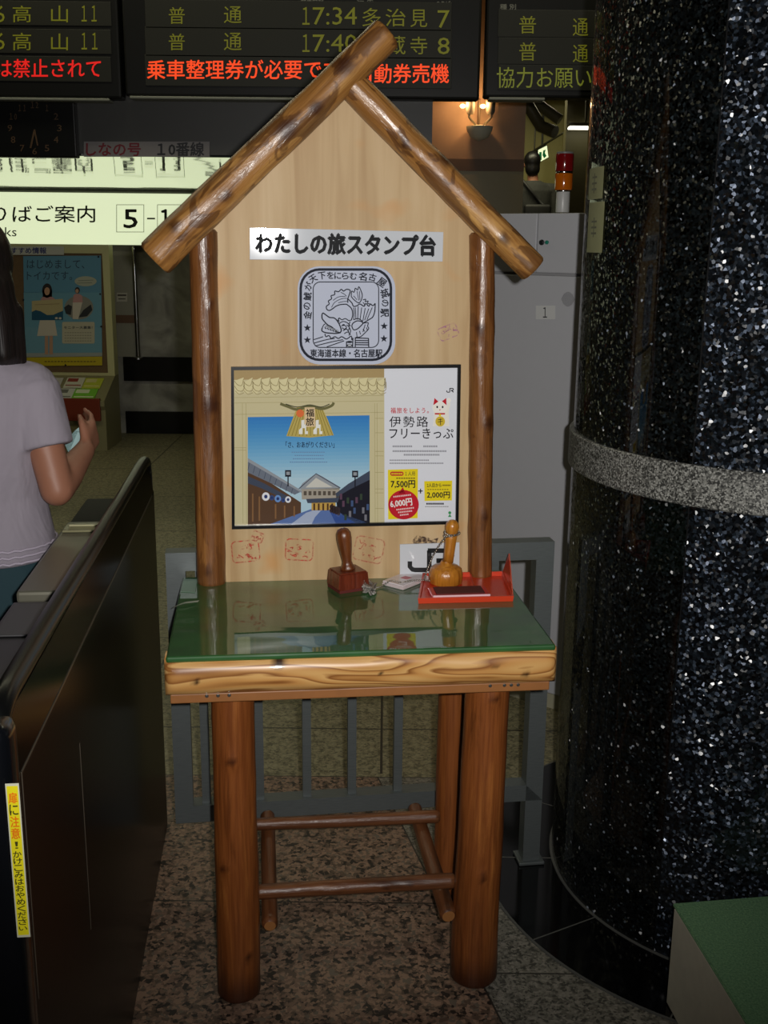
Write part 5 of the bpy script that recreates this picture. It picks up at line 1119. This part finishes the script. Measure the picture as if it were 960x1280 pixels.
# ================================================================== PEOPLE
def skin_union(parts, voxel, smooth=6, fac=0.5):
    """join overlapping closed shapes into one continuous skin"""
    bm = bmesh.new()
    for p in parts:
        if p[0] == 'bone':
            _, a, b, ra, rb = p; a, b = Vector(a), Vector(b); n = max(2, int((b - a).length / (min(ra, rb) * 0.35)) + 1)
            for i in range(n + 1):
                s = i / n; bmesh.ops.create_icosphere(bm, subdivisions=2, radius=ra + (rb - ra) * s, matrix=Matrix.Translation(a.lerp(b, s)))
        elif p[0] == 'ell':
            _, c_, rx, ry, rz, rot = p; bmesh.ops.create_icosphere(bm, subdivisions=3, radius=1, matrix=Matrix.Translation(c_) @ rot @ Matrix.Diagonal((rx, ry, rz, 1)))
        elif p[0] == 'loft': loft(bm, p[1], 32)
    me = bpy.data.meshes.new('figure'); bm.to_mesh(me); bm.free(); o = bpy.data.objects.new('figure', me); C.objects.link(o)
    r_ = o.modifiers.new('r', 'REMESH'); r_.mode = 'VOXEL'; r_.voxel_size = voxel; s_ = o.modifiers.new('s', 'SMOOTH'); s_.iterations = smooth; s_.factor = fac
    bpy.context.view_layer.update(); out = bpy.data.meshes.new_from_object(o.evaluated_get(bpy.context.evaluated_depsgraph_get())); bpy.data.objects.remove(o)
    out.polygons.foreach_set('use_smooth', [True] * len(out.polygons)); return out
def skin_obj(name, me, m, parent, label=None):
    me.materials.clear(); me.materials.append(m); o = bpy.data.objects.new(name, me); C.objects.link(o); put(o, parent, Matrix()); me.name = name
    if label: o['label'] = label
    return o
I3 = Matrix.Identity(3); I4 = Matrix()
def head_parts(c, s=1.0):
    c = Vector(c); V = lambda x, y, z: c + Vector((x, y, z)) * s
    return [('ell', V(0, -0.005, 0.015), 0.076 * s, 0.094 * s, 0.098 * s, I4), ('ell', V(0, 0.030, -0.045), 0.056 * s, 0.062 * s, 0.068 * s, I4),
            ('bone', V(0, 0.086, 0.005), V(0, 0.102, -0.022), 0.009 * s, 0.013 * s), ('ell', V(0, 0.082, -0.055), 0.024 * s, 0.012 * s, 0.008 * s, I4), ('ell', V(0, 0.080, -0.068), 0.020 * s, 0.012 * s, 0.008 * s, I4),
            ('ell', V(-0.077, -0.004, -0.005), 0.010 * s, 0.018 * s, 0.030 * s, I4), ('ell', V(0.077, -0.004, -0.005), 0.010 * s, 0.018 * s, 0.030 * s, I4),
            ('ell', V(0.0, 0.070, 0.022), 0.050 * s, 0.018 * s, 0.012 * s, I4)]
def eyes(parent, c, s, name='eye'):
    c = Vector(c)
    for sx in (-1, 1):
        bm = bmesh.new(); bmesh.ops.create_uvsphere(bm, u_segments=12, v_segments=8, radius=0.012 * s, matrix=Matrix.Translation(c + Vector((sx * 0.031, 0.083, 0.002)) * s)); build(name, bm, M(226, 222, 216, 0.2), parent, smooth=True)
def hand(wrist, fdir, pnorm, side, s=1.0, curl=0.6):
    """palm and five bent fingers; fdir along the fingers, pnorm out of the palm, side towards the thumb"""
    w0 = Vector(wrist); f, n_ = Vector(fdir).normalized(), Vector(pnorm).normalized(); sd = Vector(side).normalized(); P = []
    k0 = w0 + f * 0.085 * s
    for i, off in enumerate((-0.030, -0.010, 0.010, 0.029)): P.append(('bone', w0 + sd * off * 0.6 * s + f * 0.01, k0 + sd * off * s, 0.013 * s, 0.0115 * s))
    for i, (off, ln) in enumerate(((0.030, 0.070), (0.010, 0.080), (-0.010, 0.074), (-0.029, 0.056))):
        p = k0 + sd * off * s; d = f; 
        for j, (q_, rr) in enumerate(((0.45, 0.0090), (0.32, 0.0082), (0.23, 0.0072))):
            cvv = curl * (0.6 + j * 0.55); d = (f * math.cos(cvv) + n_ * math.sin(cvv)).normalized(); e = p + d * ln * q_ * s; P.append(('bone', p, e, rr * s, rr * 0.92 * s)); p = e
    p = w0 + sd * 0.022 * s + f * 0.018; e = p + (sd * 0.8 + f * 0.7 + n_ * 0.35).normalized() * 0.042 * s; P.append(('bone', p, e, 0.013 * s, 0.0105 * s)); e2 = e + (f * 0.9 + n_ * 0.5).normalized() * 0.032 * s; P.append(('bone', e, e2, 0.010 * s, 0.0085 * s))
    return P
# ---- woman at the left, seen from behind
WX, WY = -0.895, 2.36
PW = thing('person', 'person with dark bobbed hair in a lavender-grey T-shirt seen from behind, holding paper', 'person', (WX, WY, 0), math.radians(-6))
inv = WM[PW].inverted(); Lc = lambda px, py, Y: inv @ at(px, py, Y)
shR, elR, wrR, hnR = Lc(38, 484, 2.36), Lc(71, 612, 2.32), Lc(106, 563, 2.50), Lc(114, 548, 2.54)
shL = Vector((-shR.x, shR.y, shR.z)); elL = Vector((-0.23, 0.03, 0.93)); wrL = Vector((-0.13, 0.20, 1.02))
hz = Vector((0.0, 0.03, 1.425))
neck = ('bone', (0, 0.0, 1.22), (0, 0.022, 1.36), 0.052, 0.048)
body = head_parts(hz, 0.98) + [neck, ('loft', [((0, 0, 0.70), 0.15, 0.105, I3), ((0, 0, 0.82), 0.155, 0.11, I3), ((0, 0.01, 0.95), 0.118, 0.09, I3), ((0, 0, 1.08), 0.135, 0.10, I3), ((0, -0.005, 1.17), 0.148, 0.092, I3), ((0, 0, 1.235), 0.09, 0.06, I3)]),
    ('bone', shR, (0, 0, 1.19), 0.048, 0.05), ('bone', shL, (0, 0, 1.19), 0.048, 0.05),
    ('bone', shR, elR, 0.046, 0.038), ('bone', elR, elR.lerp(wrR, 0.35), 0.038, 0.037), ('bone', elR.lerp(wrR, 0.35), wrR, 0.037, 0.025),
    ('bone', shL, elL, 0.046, 0.038), ('bone', elL, wrL, 0.036, 0.025)]
fd_ = (hnR - wrR).normalized()
body += hand(wrR, fd_ + Vector((-0.1, 0.5, 0.15)), Vector((-0.9, 0.2, 0.1)), Vector((0.0, -0.4, 1.0)), 0.95, 0.7) + hand(wrL, Vector((0.5, 0.6, 0.3)), Vector((0.6, -0.3, 0.5)), Vector((0, 0.3, 1)), 0.95, 0.7)
for sx in (-1, 1):
    hp_, kn, an_ = Vector((sx * 0.08, 0, 0.72)), Vector((sx * 0.085, 0.01, 0.41)), Vector((sx * 0.085, -0.02, 0.075))
    body += [('bone', hp_, kn, 0.075, 0.050), ('bone', kn, kn.lerp(an_, 0.3), 0.048, 0.050), ('bone', kn.lerp(an_, 0.3), an_, 0.050, 0.032), ('bone', an_ - Vector((0, 0.01, 0.035)), an_ + Vector((0, 0.13, -0.048)), 0.034, 0.024)]
SKIN = M(164, 112, 88, 0.5, var=0.2, name='skin')
skin_obj('body', skin_union(body, 0.0065, 8), SKIN, PW)
eyes(PW, hz, 0.98)
def rotz(d): return Matrix.Rotation(d, 3, 'Z')
def cuffs(sh, el, f0, f1, r0, r1):
    d = (el - sh).normalized(); q_ = d.to_track_quat('Z', 'Y').to_matrix(); return [(sh - d * 0.02, r0 * 0.7, r0 * 0.7, q_), (sh, r0, r0, q_), (sh.lerp(el, f1 * 0.5), (r0 + r1) / 2, (r0 + r1) / 2, q_), (sh.lerp(el, f1), r1, r1, q_), (sh.lerp(el, f1 + 0.012), r1 * 0.97, r1 * 0.97, q_)]
tor = [((0, 0, 0.806), 0.150, 0.125, I3), ((0, 0, 0.815), 0.158, 0.130, I3), ((0, 0, 0.86), 0.158, 0.128, I3), ((0, 0.005, 0.95), 0.142, 0.112, I3), ((0, 0.002, 1.04), 0.148, 0.114, I3), ((0, 0, 1.12), 0.154, 0.114, I3), ((0, -0.002, 1.18), 0.152, 0.104, I3), ((0, 0.0, 1.225), 0.128, 0.084, I3), ((0, 0.003, 1.255), 0.098, 0.070, I3), ((0, 0.004, 1.262), 0.080, 0.062, I3)]
shirt = [('loft', tor), ('loft', cuffs(shR, elR, 0, 0.58, 0.062, 0.060)), ('loft', cuffs(shL, elL, 0, 0.58, 0.062, 0.060)), ('bone', shR, (0.05, 0, 1.205), 0.058, 0.05), ('bone', shL, (-0.05, 0, 1.205), 0.058, 0.05)]
def cloth(name, r, g, b, sc=1.0):
    m, nt, p, L = base(name); tc = nn(nt, 'ShaderNodeTexCoord'); p.inputs['Base Color'].default_value = rgb(r, g, b); p.inputs['Roughness'].default_value = 0.85
    mp = nn(nt, 'ShaderNodeMapping'); mp.inputs['Rotation'].default_value = (0.3, 0.5, 0.4); mp.inputs['Scale'].default_value = (9, 9, 4); L.new(tc.outputs['Object'], mp.inputs[0])
    n1 = nn(nt, 'ShaderNodeTexNoise', Scale=1.2, Detail=3.0, Distortion=0.6); L.new(mp.outputs[0], n1.inputs['Vector'])
    bu = nn(nt, 'ShaderNodeBump', Strength=0.7, Distance=0.02 * sc); L.new(n1.outputs['Fac'], bu.inputs['Height']); L.new(bu.outputs[0], p.inputs['Normal']); return m
skin_obj('t_shirt', skin_union(shirt, 0.006, 5), cloth('lavender_cotton', 158, 150, 161), PW, 'lavender-grey short-sleeved T-shirt')
bm = bmesh.new()                                                     # crocheted hem band
for zz_ in (0.818, 0.832, 0.846):
    ring = [(0.1615 * math.cos(2 * PI * k / 72), 0.1335 * math.sin(2 * PI * k / 72), zz_ + 0.003 * math.sin(k * 3.0)) for k in range(73)]; tube(bm, ring, 0.0028, 6, cap=False)
build('lace_hem', bm, M(190, 180, 196, 0.9), PW, smooth=True)
sk = [((0, 0, 0.40), 0.170, 0.17, I3), ((0, 0, 0.41), 0.175, 0.175, I3), ((0, 0, 0.60), 0.178, 0.155, I3), ((0, 0, 0.76), 0.168, 0.128, I3), ((0, 0, 0.83), 0.148, 0.114, I3), ((0, 0, 0.85), 0.14, 0.11, I3)]
skin_obj('skirt', skin_union([('loft', sk)], 0.010, 4), cloth('dark_teal_cloth', 34, 62, 70), PW, 'dark teal skirt')
for sx in (-1, 1):
    c_ = Vector((sx * 0.085, 0.045, 0.0)); skin_obj('shoe', skin_union([('bone', c_ + Vector((0, -0.085, 0.040)), c_ + Vector((0, 0.085, 0.034)), 0.040, 0.034), ('ell', c_ + Vector((0, 0, 0.014)), 0.042, 0.125, 0.014, I4)], 0.006, 3), M(40, 36, 36, 0.4), PW)
hair = [('ell', hz + Vector((0, -0.020, 0.030)), 0.100, 0.108, 0.108, I4), ('ell', hz + Vector((0, -0.045, -0.050)), 0.112, 0.082, 0.110, I4), ('loft', [(hz + Vector((0, -0.046, -0.190)), 0.112, 0.050, I3), (hz + Vector((0, -0.048, -0.170)), 0.122, 0.064, I3), (hz + Vector((0, -0.045, -0.10)), 0.120, 0.072, I3), (hz + Vector((0, -0.035, -0.02)), 0.108, 0.085, I3), (hz + Vector((0, -0.03, 0.05)), 0.09, 0.09, I3)]),
        ('bone', hz + Vector((0.098, -0.02, -0.08)), hz + Vector((0.120, -0.03, -0.195)), 0.026, 0.010)]
def hair_material(r, g, b):
    m, nt, p, L = base('dark_hair'); tc = nn(nt, 'ShaderNodeTexCoord'); mp = nn(nt, 'ShaderNodeMapping'); mp.inputs['Scale'].default_value = (120, 120, 4); L.new(tc.outputs['Object'], mp.inputs[0])
    n1 = nn(nt, 'ShaderNodeTexNoise', Scale=1.0, Detail=2.0); L.new(mp.outputs[0], n1.inputs['Vector']); rp = ramp(nt, [(0.3, rgb(r * 0.5, g * 0.5, b * 0.5)), (0.7, rgb(r, g, b))]); L.new(n1.outputs['Fac'], rp.inputs[0]); L.new(rp.outputs[0], p.inputs['Base Color'])
    p.inputs['Roughness'].default_value = 0.4; bu = nn(nt, 'ShaderNodeBump', Strength=0.6, Distance=0.004); L.new(n1.outputs['Fac'], bu.inputs['Height']); L.new(bu.outputs[0], p.inputs['Normal']); return m
skin_obj('hair', skin_union(hair, 0.007, 6), hair_material(34, 26, 24), PW, 'dark bobbed hair')
# paper in her hand
PWm = Matrix.Translation(at(91, 546, 2.53))
t = thing('folded_paper', 'pale blue folded paper held in the hand of the person in lavender', 'paper', mat=PWm)
bm = bmesh.new(); p0 = at(91, 546, 2.53)
for Q_, dz in ((((80, 553, 2.50), (86, 567, 2.49), (104, 556, 2.53), (101, 541, 2.54), (97, 540, 2.54)), 0), (((80, 553, 2.51), (101, 540, 2.55), (112, 530, 2.58), (107, 527, 2.58), (94, 538, 2.55)), 0)):
    f = bm.faces.new([bm.verts.new(at(*c_) - p0) for c_ in Q_])
bmesh.ops.solidify(bm, geom=bm.faces[:], thickness=0.003); build('sheets', bm, M(186, 220, 222, 0.6), t)

# ---- man in the corridor, seen from behind
mh = at(665.5, 205, 11.8); LND = 0.70
PM = thing('person', 'person with short black hair in a dark grey shirt seen from behind beyond the cabinet', 'person', (mh.x + 0.02, 11.8, LND), math.radians(4))
hz = Vector((-0.02, 0.03, mh.z - LND)); zs = hz.z - 0.205
bodyp = head_parts(hz, 1.02) + [('bone', (0, 0, zs - 0.02), (-0.015, 0.02, hz.z - 0.06), 0.06, 0.056), ('loft', [((0, 0, zs - 0.62), 0.165, 0.115, I3), ((0, 0, zs - 0.45), 0.16, 0.11, I3), ((0, 0, zs - 0.2), 0.185, 0.12, I3), ((0, 0, zs - 0.05), 0.20, 0.105, I3), ((0, 0, zs + 0.02), 0.11, 0.07, I3)])]
for sx in (-1, 1):
    sh, el, wr = Vector((sx * 0.195, 0, zs - 0.05)), Vector((sx * 0.245, -0.02, zs - 0.34)), Vector((sx * 0.235, 0.08, zs - 0.58))
    bodyp += [('bone', sh, (0, 0, zs - 0.04), 0.06, 0.06), ('bone', sh, el, 0.054, 0.044), ('bone', el, wr, 0.043, 0.029)] + hand(wr, (0, 0.25, -1), (-sx * 0.9, 0.2, 0), (0, 1, 0.2), 1.0, 0.45)
    hp_, kn, an_ = Vector((sx * 0.095, 0, zs - 0.58)), Vector((sx * 0.10, 0.01, 0.48)), Vector((sx * 0.10, -0.02, 0.08))
    bodyp += [('bone', hp_, kn, 0.085, 0.058), ('bone', kn, an_, 0.056, 0.038), ('bone', an_ - Vector((0, 0.02, 0.035)), an_ + Vector((0, 0.16, -0.05)), 0.038, 0.028)]
skin_obj('body', skin_union(bodyp, 0.010, 6), SKIN, PM); eyes(PM, hz, 1.02)
sh = [('loft', [((0, 0, zs - 0.60), 0.185, 0.135, I3), ((0, 0, zs - 0.45), 0.178, 0.130, I3), ((0, 0, zs - 0.2), 0.20, 0.138, I3), ((0, 0, zs - 0.06), 0.215, 0.122, I3), ((0, 0, zs + 0.0), 0.16, 0.095, I3), ((0, 0.005, zs + 0.04), 0.075, 0.07, I3)])]
for sx in (-1, 1):
    s_, e_ = Vector((sx * 0.195, 0, zs - 0.05)), Vector((sx * 0.245, -0.02, zs - 0.34)); sh += [('bone', s_, (0, 0, zs - 0.04), 0.070, 0.07), ('loft', cuffs(s_, e_, 0, 0.85, 0.072, 0.064))]
skin_obj('shirt', skin_union(sh, 0.010, 5), cloth('dark_grey_cotton', 46, 47, 45), PM, 'dark grey shirt')
tr_ = [('loft', [((0, 0, zs - 0.72), 0.19, 0.14, I3), ((0, 0, zs - 0.56), 0.178, 0.128, I3), ((0, 0, zs - 0.54), 0.17, 0.12, I3)])]
for sx in (-1, 1): tr_ += [('bone', (sx * 0.095, 0, zs - 0.62), (sx * 0.10, 0.01, 0.48), 0.098, 0.075), ('bone', (sx * 0.10, 0.01, 0.48), (sx * 0.10, -0.01, 0.12), 0.074, 0.062)]
skin_obj('trousers', skin_union(tr_, 0.012, 4), cloth('black_cloth', 30, 30, 34), PM)
skin_obj('hair', skin_union([('ell', hz + Vector((0, -0.020, 0.035)), 0.088, 0.100, 0.098, I4), ('ell', hz + Vector((0, -0.045, -0.045)), 0.080, 0.066, 0.085, I4)], 0.010, 14), hair_material(22, 20, 20), PM, 'short black hair')
for sx in (-1, 1):
    skin_obj('shoe', skin_union([('bone', (sx * 0.10, -0.06, 0.042), (sx * 0.10, 0.16, 0.036), 0.042, 0.036)], 0.010, 3), M(24, 22, 22, 0.4), PM)
t = thing('shoulder_bag', 'black bag hanging on a strap across the back of the person in grey', 'bag', (PM.location.x, 11.8, PM.location.z), math.radians(4))
bm = bmesh.new(); box(bm, -0.13, 0.15, -0.245, -0.155, zs - 0.46, zs - 0.20, bev=0.03, seg=3); build('pouch', bm, M(16, 16, 18, 0.6), t, smooth=True)
bm = bmesh.new(); sp_ = smooth_pts([(0.10, -0.20, zs - 0.24), (0.03, -0.155, zs - 0.16), (-0.06, -0.145, zs - 0.06), (-0.125, -0.085, zs + 0.030), (-0.13, 0.0, zs + 0.055), (-0.10, 0.10, zs - 0.02), (0.02, 0.155, zs - 0.20), (0.16, 0.13, zs - 0.35), (0.215, 0.0, zs - 0.42), (0.15, -0.16, zs - 0.36)], 5); tube(bm, sp_, 0.016, 8); build('strap', bm, M(20, 20, 22, 0.6), t, smooth=True)
